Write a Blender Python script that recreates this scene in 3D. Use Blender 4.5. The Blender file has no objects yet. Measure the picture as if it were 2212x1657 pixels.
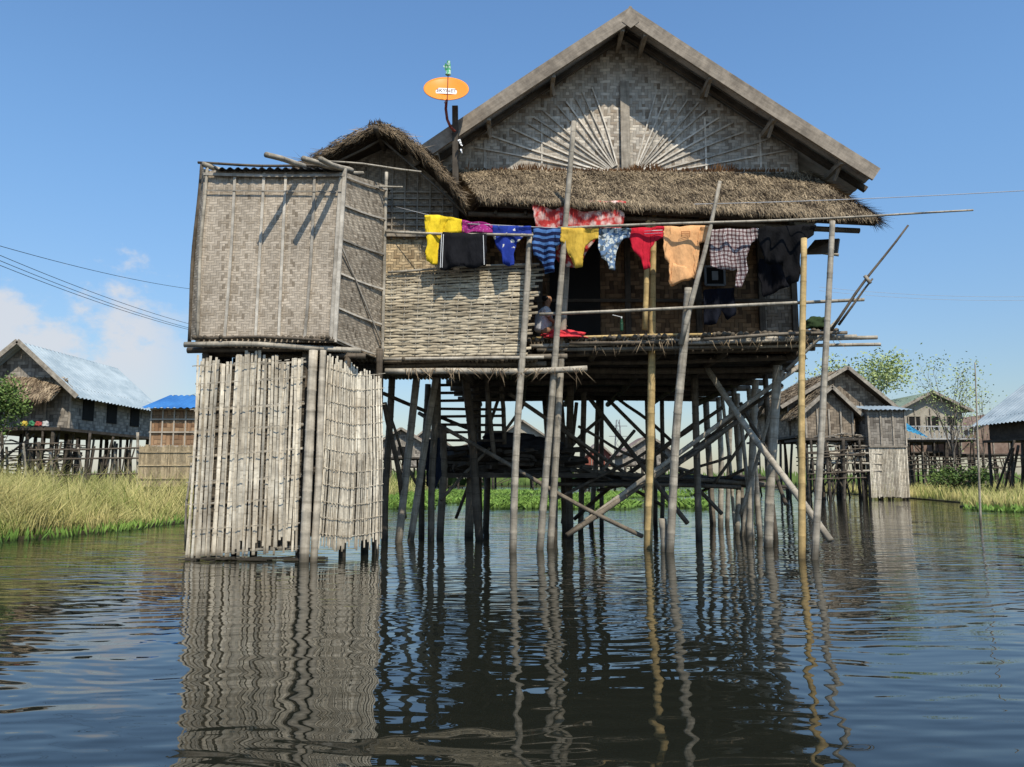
import bpy, bmesh, math, random
from mathutils import Vector, Matrix, noise
R=random.Random(11)
U=R.uniform
CAM_H=1.3; PITCH=math.radians(6.87); F=1659.; CX=1106.; CY=828.5
cP,sP=math.cos(PITCH),math.sin(PITCH)
def S(u,v,Y):
    """image pixel coordinates plus an assumed depth -> world point in metres"""
    xc=(u-CX)/F; yc=(CY-v)/F
    t=Y/(cP-yc*sP)
    return Vector((xc*t,Y,CAM_H+(sP+yc*cP)*t))
scene=bpy.context.scene
COL=scene.collection
# ---------------------------------------------------------------- materials
class NT:
    def __init__(s,name,rough=.85):
        s.m=bpy.data.materials.new(name); s.m.use_nodes=True
        s.t=s.m.node_tree; s.b=s.t.nodes['Principled BSDF']
        s.b.inputs['Roughness'].default_value=rough
        s.b.inputs['Specular IOR Level'].default_value=.25
    def n(s,typ,**k):
        x=s.t.nodes.new(typ)
        for a,b in k.items(): setattr(x,a,b)
        return x
    def put(s,inp,val):
        if hasattr(val,'links') and hasattr(val,'node'): s.t.links.new(val,inp)
        elif isinstance(val,(tuple,list)) and inp.type=='RGBA': inp.default_value=(*val[:3],1)
        else: inp.default_value=val
    def M(s,op,a,b=None,c=None,clamp=False):
        x=s.n('ShaderNodeMath',operation=op,use_clamp=clamp)
        s.put(x.inputs[0],a)
        if b is not None: s.put(x.inputs[1],b)
        if c is not None: s.put(x.inputs[2],c)
        return x.outputs[0]
    def mix(s,f,a,b,bt='MIX'):
        x=s.n('ShaderNodeMix',data_type='RGBA',blend_type=bt)
        s.put(x.inputs[0],f); s.put(x.inputs[6],a); s.put(x.inputs[7],b)
        return x.outputs[2]
    def mr(s,v,a,b,c,d,smooth=False):
        x=s.n('ShaderNodeMapRange')
        if smooth: x.interpolation_type='SMOOTHSTEP'
        for i,q in enumerate((v,a,b,c,d)): s.put(x.inputs[i],q)
        return x.outputs[0]
    def noise(s,vec,scale,detail=3,rough=.55):
        x=s.n('ShaderNodeTexNoise'); s.t.links.new(vec,x.inputs['Vector'])
        x.inputs['Scale'].default_value=scale; x.inputs['Detail'].default_value=detail; x.inputs['Roughness'].default_value=rough
        return x.outputs[0]
    def scalev(s,vec,sc):
        x=s.n('ShaderNodeVectorMath',operation='MULTIPLY'); s.t.links.new(vec,x.inputs[0]); x.inputs[1].default_value=sc
        return x.outputs[0]
    def uv(s): return s.n('ShaderNodeUVMap',uv_map='UVMap').outputs[0]
    def pos(s): return s.n('ShaderNodeNewGeometry').outputs['Position']
    def rnd(s): return s.n('ShaderNodeNewGeometry').outputs['Random Per Island']
    def sep(s,v):
        x=s.n('ShaderNodeSeparateXYZ'); s.t.links.new(v,x.inputs[0]); return x.outputs
    def comb(s,a,b,c):
        x=s.n('ShaderNodeCombineXYZ')
        for i,q in enumerate((a,b,c)): s.put(x.inputs[i],q)
        return x.outputs[0]
    def col(s,c): s.put(s.b.inputs['Base Color'],c)
    def bump(s,h,st=.5,dist=.01):
        x=s.n('ShaderNodeBump'); x.inputs['Strength'].default_value=st; x.inputs['Distance'].default_value=dist
        s.t.links.new(h,x.inputs['Height']); s.t.links.new(x.outputs[0],s.b.inputs['Normal'])
    def val(s,c,f):
        x=s.n('ShaderNodeVectorMath',operation='SCALE'); s.put(x.inputs[0],c if hasattr(c,'links') else tuple(c)); s.put(x.inputs[3],f)
        return x.outputs[0]
def wood(name,dark,light,node=0.,grain=22,wet=True,var=.35,ringk=.42):
    k=NT(name,.8); uv=k.uv()
    r=k.rnd()
    off=k.n('ShaderNodeVectorMath',operation='ADD'); k.t.links.new(uv,off.inputs[0]); k.t.links.new(k.comb(k.M('MULTIPLY',r,37.),k.M('MULTIPLY',r,91.),0.),off.inputs[1])
    g=k.noise(k.scalev(off.outputs[0],(grain,1.6,1)),1,5,.65)
    big=k.noise(k.pos(),1.7,3)
    f=k.M('ADD',k.M('MULTIPLY',g,.8),k.M('MULTIPLY',big,.6)); f=k.mr(f,.4,1.0,0,1)
    c=k.mix(f,dark,light)
    c=k.val(c,k.mr(r,0,1,1-var,1+var*.5))
    blot=k.noise(k.scalev(off.outputs[0],(3,5,1)),1,4,.7)
    c=k.val(c,k.mr(blot,.38,.62,.68,1.1))
    h=g
    if node>0:
        fr=k.M('FRACT',k.M('DIVIDE',k.sep(uv)[1],node))
        e=k.M('ABSOLUTE',k.M('SUBTRACT',fr,.5))
        ring=k.mr(e,.455,.49,0,1)
        c=k.mix(k.M('MULTIPLY',ring,ringk),c,tuple(x*.45 for x in dark))
    if wet:
        z=k.sep(k.pos())[2]
        zz=k.M('ADD',z,k.M('MULTIPLY',k.M('SUBTRACT',big,.5),.3))
        c=k.mix(k.mr(zz,.04,.22,.85,0,True),c,(.035,.03,.02))
        c=k.mix(k.mr(zz,.2,1.1,.28,0,True),c,tuple(x*.8 for x in dark))
    k.col(c); k.bump(h,.5,.01); return k.m
def weave(name,cell,dark,mid,light,N=6,vf=.75,stain=.5,edge=.42,bst=.7):
    k=NT(name,.8); uv=k.uv()
    wob=k.noise(uv,3,2)
    s=k.sep(uv)
    x=k.M('DIVIDE',k.M('ADD',s[0],k.M('MULTIPLY',wob,.06)),cell); y=k.M('DIVIDE',k.M('ADD',s[1],k.M('MULTIPLY',wob,.07)),cell)
    i=k.M('FLOOR',x); j=k.M('FLOOR',y)
    pp=k.M('PINGPONG',i,float(N))
    kk=k.M('FLOORED_MODULO',k.M('ADD',pp,j),4.)
    top=k.M('LESS_THAN',kk,1.5)
    nt=k.M('SUBTRACT',1.,top)
    fx=k.M('FRACT',x); fy=k.M('FRACT',y)
    def sel(a,b): return k.M('ADD',k.M('MULTIPLY',top,a),k.M('MULTIPLY',nt,b))
    sid=sel(j,i); oth=k.M('FLOOR',k.M('DIVIDE',k.M('ADD',pp,j),4.))
    wn=k.n('ShaderNodeTexWhiteNoise'); k.t.links.new(k.comb(sid,top,oth),wn.inputs['Vector'])
    wn2=k.n('ShaderNodeTexWhiteNoise'); k.t.links.new(k.comb(sid,k.M('ADD',top,7.),3.),wn2.inputs['Vector'])
    rr=k.M('ADD',k.M('MULTIPLY',wn.outputs[0],.5),k.M('MULTIPLY',wn2.outputs[0],.5))
    cr=sel(fy,fx); e=k.M('MULTIPLY',k.M('ABSOLUTE',k.M('SUBTRACT',cr,.5)),2.)
    c=k.mix(k.mr(rr,.15,.75,0,1),mid,light); c=k.mix(k.mr(rr,.05,.35,.8,0),c,dark)
    c=k.val(c,sel(1.,vf))  # vertical strips dimmed: shading between strip directions painted into the colour
    c=k.val(c,k.mr(e,.7,1.,1.,edge))
    big=k.noise(k.scalev(k.pos(),(1,1,.7)),1.3,5,.65)
    c=k.val(c,k.mr(big,.3,.7,1-stain,1.12))
    st=k.noise(k.scalev(k.pos(),(9,9,.8)),1,4,.6)
    c=k.val(c,k.mr(st,.35,.65,1-stain*.5,1.05))
    k.col(c)
    h=k.M('SUBTRACT',1.,k.M('POWER',e,3.)); h=k.M('ADD',h,k.M('MULTIPLY',top,.5))
    k.bump(h,bst,.01); return k.m
def straw(name,dark,light):
    k=NT(name,.9); r=k.rnd(); big=k.noise(k.pos(),2.2,4)
    f=k.M('ADD',k.M('MULTIPLY',k.M('POWER',r,1.5),.75),k.mr(big,.35,.65,-.15,.3),clamp=True)
    c=k.mix(f,dark,light); k.col(c); return k.m
def plain(name,c,rough=.7,var=.25,sc=3.,metal=0.):
    k=NT(name,rough); n=k.noise(k.pos(),sc,4)
    k.col(k.val(k.mix(0.,c,c),k.mr(n,.3,.7,1-var,1+var)))
    k.b.inputs['Metallic'].default_value=metal
    return k.m
def metalroof(name,a,b,rust=None,rough=.5):
    k=NT(name,rough); n=k.noise(k.scalev(k.pos(),(1,.5,1)),1.5,5,.6)
    c=k.mix(k.mr(n,.35,.65,0,1),a,b)
    if rust: c=k.mix(k.mr(k.noise(k.pos(),3.1,5,.7),.55,.72,0,.8),c,rust)
    k.col(c); return k.m
def cloth_mat(name,base,pat=None,c2=(.8,.8,.8),sc=12.,c3=None,th=None,soft=.03):
    k=NT(name,.9); p=k.pos(); s=k.sep(p); c=base
    if pat in('dots','floral'):
        v=k.n('ShaderNodeTexVoronoi'); k.t.links.new(k.scalev(p,(1,.05,1)),v.inputs['Vector']); v.inputs['Scale'].default_value=sc
        d=v.outputs['Distance']
        if pat=='floral': d=k.M('ADD',d,k.M('MULTIPLY',k.M('SUBTRACT',k.noise(p,sc*2,2),.5),.9))
        if th is None: th=.25 if pat=='dots' else .40
        c=k.mix(k.mr(d,th-soft,th+soft,1,0),base,c2)
        if c3: c=k.mix(k.mr(k.noise(p,sc*.9,1),.56,.6,0,1),c,c3)
    elif pat=='stripes':
        w=k.noise(p,4,2)
        c=k.mix(k.M('GREATER_THAN',k.M('FRACT',k.M('MULTIPLY',k.M('ADD',s[2],k.M('MULTIPLY',w,.1)),sc)),.55),base,c2)
    elif pat=='plaid':
        w=k.M('MULTIPLY',k.noise(p,3,2),.12)
        a=k.M('FRACT',k.M('MULTIPLY',k.M('ADD',s[0],w),sc)); b=k.M('FRACT',k.M('MULTIPLY',k.M('ADD',s[2],w),sc))
        c=k.mix(k.M('GREATER_THAN',a,.5),base,c2,'MULTIPLY'); c=k.mix(k.M('GREATER_THAN',b,.5),c,c2,'MULTIPLY')
        if c3: 
            c=k.mix(k.M('MULTIPLY',k.M('LESS_THAN',k.M('ABSOLUTE',k.M('SUBTRACT',a,.25)),.06),.7),c,c3); c=k.mix(k.M('MULTIPLY',k.M('LESS_THAN',k.M('ABSOLUTE',k.M('SUBTRACT',b,.25)),.06),.7),c,c3)
    n=k.noise(p,9,3)
    k.col(k.val(k.mix(0.,c,c),k.mr(n,.3,.7,.85,1.08)))
    k.bump(k.noise(k.scalev(p,(1.6,1,.6)),12,3),.5,.04)
    k.b.inputs['Specular IOR Level'].default_value=.1
    return k.m
def leafmat(name,root,a,b,lo=-.1,hi=.5):
    k=NT(name,.75); uv=k.sep(k.uv()); r=k.rnd()
    big=k.noise(k.pos(),.55,3)
    f=k.M('ADD',k.M('MULTIPLY',r,.6),k.mr(big,.35,.65,lo,hi),clamp=True)
    c=k.mix(f,a,b); c=k.mix(k.mr(uv[1],0,.45,1,0),c,root); k.col(c)
    return k.m
M_grey=wood('weathered_grey_wood',(.17,.14,.105),(.52,.455,.36))
M_batt=wood('pale_grey_batten',(.27,.235,.185),(.68,.615,.51))
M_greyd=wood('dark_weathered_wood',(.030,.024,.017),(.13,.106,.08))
M_barge=wood('barge_wood',(.15,.12,.09),(.42,.355,.275),grain=16)
M_bgrey=wood('old_grey_bamboo',(.20,.17,.125),(.61,.54,.425),node=.36)
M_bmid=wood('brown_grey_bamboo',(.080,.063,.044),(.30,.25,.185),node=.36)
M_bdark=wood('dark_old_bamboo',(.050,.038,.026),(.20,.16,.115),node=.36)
M_byel=wood('yellow_bamboo',(.40,.27,.10),(.70,.51,.24),node=.42,var=.15)
M_split=wood('split_bamboo',(.38,.30,.20),(.93,.85,.68),node=.34,grain=30,var=.42)
M_weft=wood('woven_bamboo_split',(.28,.21,.125),(.82,.71,.51),node=.38,grain=30,wet=False,var=.45)
M_wet=wood('slat_ends',(.07,.055,.035),(.30,.24,.17),node=.36)
M_mat1=weave('woven_mat_grey',.042,(.26,.205,.145),(.40,.33,.245),(.54,.455,.35),N=5,vf=.86,stain=.25,edge=.6,bst=.4)
M_mat2=weave('woven_mat_side',.040,(.17,.135,.095),(.33,.27,.20),(.46,.39,.295),N=40,vf=.74,stain=.3,edge=.55,bst=.4)
M_gable=weave('woven_mat_gable',.064,(.24,.175,.115),(.46,.38,.29),(.74,.66,.54),N=4,vf=.76,stain=.42,edge=.62,bst=.5)
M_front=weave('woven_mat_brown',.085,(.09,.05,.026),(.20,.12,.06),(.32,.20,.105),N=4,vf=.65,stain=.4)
M_kit=weave('woven_mat_tan',.055,(.26,.18,.10),(.56,.41,.23),(.72,.56,.34),N=5,vf=.7,stain=.35)
M_far=weave('woven_mat_distant',.16,(.12,.10,.08),(.27,.235,.19),(.40,.355,.29),N=4,vf=.75,stain=.35)
M_farbr=weave('woven_mat_brownish',.16,(.13,.09,.06),(.28,.215,.15),(.40,.32,.23),N=4,vf=.75,stain=.45)
M_fartan=weave('woven_panel_brown',.16,(.18,.095,.045),(.34,.19,.10),(.46,.30,.17),N=4,vf=.7,stain=.3)
M_thatch=straw('thatch_straw',(.035,.023,.013),(.45,.345,.215))
M_thatchk=straw('kitchen_thatch_straw',(.03,.02,.011),(.42,.31,.19))
M_thatchl=straw('thatch_straw_light',(.09,.06,.035),(.44,.335,.21))
M_thbase=plain('thatch_core',(.05,.035,.022),.95,.3,8)
M_under=metalroof('corrugated_underside',(.30,.28,.25),(.55,.52,.48),(.2,.12,.07))
M_roofm=metalroof('old_grey_roofing',(.12,.105,.09),(.22,.2,.17),(.1,.06,.04))
M_roofb=metalroof('pale_grey_metal_roofing',(.25,.31,.34),(.38,.44,.46),rough=.65)
M_roofblue=metalroof('bright_blue_roofing',(.03,.13,.34),(.05,.19,.44),rough=.6)
M_roofg=metalroof('dull_green_roofing',(.14,.19,.14),(.22,.27,.21),rough=.6)
M_roofbr=metalroof('rust_brown_roofing',(.16,.10,.07),(.28,.2,.15),(.12,.05,.03))
M_black=metalroof('black_sheet',(.03,.03,.032),(.09,.09,.09))
M_dark=plain('dark_opening',(.012,.011,.01),.9,.2)
M_white=plain('white_paint',(.7,.7,.68),.6,.1)
M_cream=plain('cream_boards',(.36,.32,.25),.8,.2,2)
M_red=plain('red_boards',(.26,.08,.05),.7,.2)
M_grass=leafmat('bank_grass',(.08,.10,.03),(.18,.22,.045),(.62,.52,.22),-.15,.45)
M_grassg=leafmat('green_water_plants',(.03,.06,.012),(.08,.17,.025),(.21,.32,.06))
M_leafl=leafmat('young_leaves',(.22,.28,.08),(.24,.31,.09),(.42,.47,.20))
M_leafd=leafmat('bush_leaves',(.04,.07,.02),(.055,.105,.025),(.19,.27,.07))
M_twig=wood('bark',(.11,.09,.07),(.30,.25,.19),wet=False)
M_cable=plain('black_cable',(.02,.02,.022),.6,.1)
M_cablel=plain('pale_cable',(.45,.45,.45),.6,.1)
# ---------------------------------------------------------------- mesh builder
def nz(v): 
    v=Vector(v); return v.normalized() if v.length>1e-9 else Vector((0,0,1))
class MB:
    def __init__(s): s.v=[];s.f=[];s.uv=[]
    def add(s,vs,fs,us):
        o=len(s.v); s.v.extend(tuple(p) for p in vs)
        for f,u in zip(fs,us): s.f.append([o+i for i in f]); s.uv.append(u)
    def tube(s,p0,p1,r0,r1=None,n=8,bend=0.,step=.36,knots=True):
        p0=Vector(p0);p1=Vector(p1); r1=r0 if r1 is None else r1
        ax=p1-p0; L=ax.length; a=ax.normalized()
        side=nz(a.cross(Vector((0,1,0)) if abs(a.y)<.9 else Vector((1,0,0)))); oth=a.cross(side)
        ts=[0,L]
        if knots:
            q=step
            while q<L-.03: ts+= [q-.02,q,q+.02]; q+=step
        else:
            ts+=[L*i/5 for i in range(1,5)]
        ts=sorted(t for t in ts if 0<=t<=L)
        b1,b2=(U(-1,1),U(-1,1)); vs=[];fs=[];us=[]
        for t in ts:
            k=t/L; r=r0+(r1-r0)*k
            if knots and abs((t/step)-round(t/step))<.01 and 0<t<L: r*=1.07
            c=p0+a*t+(side*b1+oth*b2)*bend*(math.sin(math.pi*k)+.35*math.sin(2.7*math.pi*k+b1*5))
            for i in range(n):
                an=2*math.pi*i/n; vs.append(c+(side*math.cos(an)+oth*math.sin(an))*r)
        m=len(ts)
        for j in range(m-1):
            for i in range(n):
                i2=(i+1)%n
                fs.append([j*n+i,j*n+i2,(j+1)*n+i2,(j+1)*n+i])
                u0=i/n*r0*6.28;u1=(i+1)/n*r0*6.28
                us.append([(u0,ts[j]),(u1,ts[j]),(u1,ts[j+1]),(u0,ts[j+1])])
        fs.append(list(range(n))[::-1]); us.append([(0,0)]*n)
        fs.append([(m-1)*n+i for i in range(n)]); us.append([(0,L)]*n)
        s.add(vs,fs,us); return s
    def beam(s,p0,p1,w,t,nrm=(0,-1,0),curve=0.):
        p0=Vector(p0);p1=Vector(p1);a=(p1-p0);L=a.length;a.normalize()
        nn=Vector(nrm); nn=nz(nn-a*nn.dot(a)); sd=a.cross(nn)
        vs=[];fs=[];us=[];seg=1 if curve==0 else 5
        for j in range(seg+1):
            c=p0+(p1-p0)*(j/seg)+sd*curve*math.sin(math.pi*j/seg)
            for (x,y) in((-1,-1),(1,-1),(1,1),(-1,1)): vs.append(c+sd*x*w/2+nn*y*t/2)
        for j in range(seg):
            for i in range(4):
                i2=(i+1)%4; fs.append([j*4+i,j*4+i2,j*4+4+i2,j*4+4+i]); l0=L*j/seg;l1=L*(j+1)/seg
                q=w if i%2==0 else t
                us.append([(0,l0),(q,l0),(q,l1),(0,l1)])
        fs.append([3,2,1,0]);us.append([(0,0)]*4)
        e=seg*4; fs.append([e,e+1,e+2,e+3]);us.append([(0,0)]*4)
        s.add(vs,fs,us); return s
    def prism(s,pts,th,uax=None):
        pts=[Vector(p) for p in pts]; n=len(pts)
        nn=Vector((0,0,0))
        for i in range(n): nn+=(pts[i]-pts[0]).cross(pts[(i+1)%n]-pts[0])
        nn.normalize(); e1=nz(uax) if uax else (pts[1]-pts[0]).normalized(); e2=nn.cross(e1)
        b=[p-nn*th for p in pts]
        uf=[((p-pts[0]).dot(e1)+20,(p-pts[0]).dot(e2)+20) for p in pts]
        fs=[list(range(n)),[n+i for i in range(n)][::-1]]; us=[uf,uf[::-1]]
        for i in range(n):
            i2=(i+1)%n; fs.append([i,n+i,n+i2,i2]); L=(pts[i2]-pts[i]).length
            us.append([(0,0),(th,0),(th,L),(0,L)])
        s.add(pts+b,fs,us); return s
    def box(s,x0,x1,y0,y1,z0,z1):
        return s.prism([(x0,y0,z1),(x1,y0,z1),(x1,y1,z1),(x0,y1,z1)],z1-z0)
    def corr(s,a,b,c,d,wl=.2,amp=.025):
        a,b,c,d=map(Vector,(a,b,c,d)); n=max(4,int((b-a).length/wl)*4); nn=nz((b-a).cross(d-a)); vs=[];fs=[];us=[]
        for i in range(n+1):
            t=i/n; o=nn*amp*math.sin(2*math.pi*i/4+.6)
            vs+= [a.lerp(b,t)+o,d.lerp(c,t)+o]
        for i in range(n):
            fs.append([2*i,2*i+2,2*i+3,2*i+1]); us.append([(i,0),(i+1,0),(i+1,1),(i,1)])
        s.add(vs,fs,us); return s
    def blade(s,p,d,L,w,sd,bend=Vector((0,0,0))):
        m=p+d*L*.55+bend*.3; t=p+d*L+bend; h=sd*w*.5
        s.add([p-h,p+h,m+h*.8,m-h*.8,t],[[0,1,2,3],[3,2,4]],[[(0,0),(1,0),(1,.55),(0,.55)],[(0,.55),(1,.55),(.5,1)]])
    def leaf(s,p,d,L,w,sd):
        s.add([p,p+d*L*.5+sd*w*.5,p+d*L,p+d*L*.5-sd*w*.5],[[0,1,2,3]],[[(0,.5),(1,.7),(.5,1),(0,.7)]])
    def thatch(s,a,b,c,d,count,L=.35,w=.02,lift=.06,edge=0,up=0.,sp=.28):
        a,b,c,d=map(Vector,(a,b,c,d)); nn=nz((b-a).cross(d-a)); 
        if nn.z<0: nn=-nn
        for i in range(count+edge):
            q=U(0,1); t=U(0,1)**1.0
            if i>=count: t=U(-.02,.07)
            p=a.lerp(b,q).lerp(d.lerp(c,q),t)
            dn=nz((a-d).lerp(b-c,q)); sd=nz(b-a)
            dr=nz(dn+sd*R.gauss(0,sp)+nn*R.gauss(.05,.2))
            l=L*U(.5,1.25)
            if i>=count:
                dr=nz(dn*.8+sd*R.gauss(0,.3)+Vector((0,0,-U(0,1.0)))); l*=.6+.9*abs(noise.noise(Vector((q*14,0,3))))*1.6
            s.blade(p+nn*U(0,lift)-dr*l*.35,dr,l,w*U(.6,1.6),nz(sd+nn*U(-.5,.5)),Vector((0,0,-.05*U(0,1))))
        return s
    def make(s,name,mat,parent=None,smooth=False,label=None,cat=None,kind=None,group=None):
        me=bpy.data.meshes.new(name); me.from_pydata(s.v,[],s.f)
        l=me.uv_layers.new(name='UVMap'); l.data.foreach_set('uv',[c for u in s.uv for p in u for c in p])
        me.materials.append(mat)
        if smooth: me.polygons.foreach_set('use_smooth',[True]*len(me.polygons))
        me.update(); o=bpy.data.objects.new(name,me); COL.objects.link(o)
        tag(o,parent,label,cat,kind,group); return o
def tag(o,parent=None,label=None,cat=None,kind=None,group=None):
    if parent is not None:
        o.parent=parent
        loc=Vector(parent.get('_w',(0,0,0)))
        o.matrix_parent_inverse=Matrix.Translation(-loc)
    if label:o['label']=label
    if cat:o['category']=cat
    if kind:o['kind']=kind
    if group:o['group']=group
def thing(name,loc,label=None,cat=None,parent=None,group=None):
    e=bpy.data.objects.new(name,None); e.empty_display_size=.3; COL.objects.link(e)
    e['_w']=tuple(loc)
    if parent is None: e.location=loc
    else:
        pl=Vector(parent['_w']); e.parent=parent; e.location=Vector(loc)-pl
    if label:e['label']=label
    if cat:e['category']=cat
    if group:e['group']=group
    return e
def pole(name,a,b,r0,mat,parent=None,r1=None,bend=.03,**k):
    m=MB(); m.tube(a,b,r0,r1,bend=bend,n=9,step=U(.28,.42) if mat is not M_byel else .42); return m.make(name,mat,parent,smooth=True,**k)
def beamo(name,a,b,w,t,mat,parent=None,nrm=(0,-1,0),**k):
    m=MB(); m.beam(a,b,w,t,nrm); return m.make(name,mat,parent,**k)
def stake(u0,v0,Y0,u1,v1,Y1,r,mat,parent,name='stilt',r1=None,bend=.035,**k):
    a=S(u0,v0,Y0);b=S(u1,v1,Y1); d=(b-a)
    if d.z>0.2: a=a-d*((a.z+.5)/d.z)
    return pole(name,a,b,r,mat,parent,r1,bend,**k)
# ================================================================ MAIN HOUSE
H=thing('stilt_house',(2.3,15,0),'weathered bamboo and timber stilt house with woven gable and thatched awning','house')
AX,AZ,SL=2.3,10.24,.70
def rz(x): return AZ-SL*abs(x-AX)
roof=MB()
xl,xr=-2.0,6.92; y0,y1=14.05,22.2
for sgn,xe in((-1,xl),(1,xr)):
    a=(xe,y0,rz(xe));b=(xe,y1,rz(xe));c=(AX,y1,AZ);d=(AX,y0,AZ)
    if sgn<0: roof.corr(a,b,c,d,.22,.02)
    else: roof.corr(b,a,d,c,.22,.02)
ro=roof.make('roof',M_under,H)
rt=MB()
for xe in (xl,xr):
    o=Vector((0,0,.07)); 
    q=[Vector((xe,y0,rz(xe)))+o,Vector((xe,y1,rz(xe)))+o,Vector((AX,y1,AZ))+o,Vector((AX,y0,AZ))+o]
    if xe<AX:q=q[::-1]
    rt.prism(q,.03)
rt.make('roof_covering',M_roofm,ro)
m=MB()
for i in range(260):
    x=AX+abs(R.gauss(0,.9)) ; p=Vector((x,U(14.2,15.2),rz(x)+.1)); m.blade(p,nz((U(-1,1),U(-1,.3),U(.1,.8))),U(.05,.2),.02,Vector((1,0,0)))
m.make('ridge_straw',M_thbase,ro)
for sgn,xe in((-1,xl),(1,xr+.02)):
    m=MB(); a=Vector((AX-sgn*.0,13.98,AZ+.03)); b=Vector((xe,13.98,rz(xe)+.03))
    n=Vector((sgn*SL,0,1)).normalized()
    m.beam(a-n*.06,b-n*.06,.27,.05,(0,-1,0),curve=.02); m.make('barge_board',M_barge,ro)
    m=MB(); m.beam(Vector((AX,14.5,AZ-.12)),Vector((xe,14.5,rz(xe)-.12)),.10,.1,(0,-1,0)); m.make('rafter',M_greyd,ro)
m=MB(); m.prism([(AX-.17,13.945,AZ-.19),(AX,13.945,AZ-.32),(AX+.17,13.945,AZ-.19),(AX+.02,13.945,AZ+.13),(AX-.02,13.945,AZ+.13)],.05); m.make('apex_block',M_barge,ro)
GY=14.8
for sgn in(-1,1):
    for d in ((.15,1.5,2.75,3.75) if sgn<0 else (.3,1.55,2.75,4.0)):
        x=AX+sgn*d; z=rz(x)-.19
        beamo('purlin',(x,14.02,z),(x,GY,z),.08,.10,M_grey,ro,nrm=(0,0,1))
        if d>1: beamo('roof_bracket',(x+sgn*.02,14.2,z-.02),(x-sgn*.03,14.36,z-.24),.06,.05,M_grey,ro,nrm=(1,0,0))
# gable wall
g=MB(); WL,WR=-1.4,5.75
g.prism([(WL,GY,7.2),(WR,GY,7.2),(WR,GY,rz(WR)-.06),(AX,GY,AZ-.06),(WL,GY,rz(WL)-.06)],.04)
gw=g.make('gable_wall',M_gable,H)
beamo('gable_board',(AX-.02,GY-.06,7.3),(AX-.02,GY-.06,9.25),.18,.05,M_grey,gw)
f=MB()
for sgn in(-1,1):
    cx=AX+sgn*.12
    for k in range(11):
        an=math.radians(11+k*6.3+U(-1.5,1.5)); dx,dz=sgn*math.cos(an),math.sin(an)
        L=(AZ-.12-7.25-SL*.12)/(dz+SL*abs(dx)); L=L*U(.90,.99)*(1-.012*k)
        f.beam((cx+dx*.25,GY-.025,7.25+dz*.25),(cx+dx*L,GY-.025,7.25+dz*L),U(.022,.034),.016,(0,-1,0),curve=U(-.03,.03))
for x in(-.55,.6,3.9,5.0):
    f.beam((x,GY-.015,7.25),(x,GY-.015,min(rz(x)-.2,8.5)),.035,.02,(0,-1,0))
f.make('fan_battens',wood('pale_batten',(.42,.36,.28),(.86,.79,.67),wet=False),gw)
m=MB(); m.prism([(WL,15,3.7),(5.6,15,3.7),(5.6,15,7.3),(WL,15,7.3)],.05); fw=m.make('front_wall',M_front,H)
m=MB(); m.prism([(5.6,15.06,3.7),(5.6,21.5,3.7),(5.6,21.5,7.8),(5.6,15.06,7.8)],.05)
m.prism([(WL,21.5,3.7),(WL,15.06,3.7),(WL,15.06,7.6),(WL,21.5,7.6)],.05)
m.prism([(5.6,21.56,3.7),(WL,21.56,3.7),(WL,21.56,7.5),(AX,21.56,AZ-.15),(5.6,21.56,7.8)],.05)
m.make('side_wall',M_mat2,H)
for x in(-1.1,.55,2.3,3.7,4.95,5.6):
    beamo('wall_post',(x,14.93,3.7),(x,14.93,7.2),.11,.08,M_greyd,H)
beamo('wall_rail',(WL,14.9,4.75),(5.6,14.9,4.75),.06,.04,M_greyd,H)
m=MB(); m.prism([(5.0,14.955,3.75),(5.56,14.955,3.75),(5.56,14.955,5.2),(5.0,14.955,5.2)],.02); m.make('lit_wall_panel',weave('lit_wall_mat',.07,(.12,.09,.06),(.24,.19,.14),(.36,.30,.23),N=4),H)  # lit stretch of the front wall, put in as a paler mat
m=MB(); m.box(.75,1.75,14.90,14.94,3.8,5.9); m.make('doorway',M_dark,H)
wi=thing('window',(4.35,14.9,4.9),parent=H)
a=S(1524,616,14.85);b=S(1564,576,14.85)
m=MB(); m.box(a.x,b.x,14.86,14.9,a.z,b.z); m.make('window_opening',M_dark,wi)
m=MB()
for p,q in(((a.x,a.z),(b.x,a.z)),((b.x,a.z),(b.x,b.z)),((b.x,b.z),(a.x,b.z)),((a.x,b.z),(a.x,a.z))):
    m.beam((p[0],14.84,p[1]),(q[0],14.84,q[1]),.04,.03)
m.box((a.x+b.x)/2-.06,(a.x+b.x)/2+.06,14.82,14.85,(a.z+b.z)/2-.09,(a.z+b.z)/2+.09)
m.make('window_frame',plain('grey_frame',(.19,.20,.20),.7,.2),wi)
# thatched awning
aw=MB(); al=Vector((-.62,13.3,6.2)); ar=Vector((6.5,13.25,5.82)); tr=Vector((5.9,14.74,7.27)); tl=Vector((-1.15,14.74,7.33))
aw.prism([al,ar,tr,tl],.10); awo=aw.make('thatched_awning',M_thbase,H)
m=MB(); up=Vector((0,0,.03))
m.thatch(al+up,ar+up,tr+up,tl+up,29000,.17,.012,.06,edge=6500,sp=.5)
for i in range(1400):
    t=U(0,1); p=ar.lerp(tr,t); m.blade(p+Vector((U(-.1,.05),0,U(-.05,.1))),nz((U(.2,1),U(-.8,.2),-U(.0,1))),U(.12,.36),.014,Vector((0,1,0)))
for i in range(900):
    t=U(0,1); p=al.lerp(tl,t); m.blade(p+Vector((U(-.05,.1),0,U(-.05,.1))),nz((-U(.2,1),U(-.8,.2),-U(.1,1))),U(.12,.3),.018,Vector((0,1,0)))
m.make('straw_cover',M_thatch,awo)
m=MB()
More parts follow.
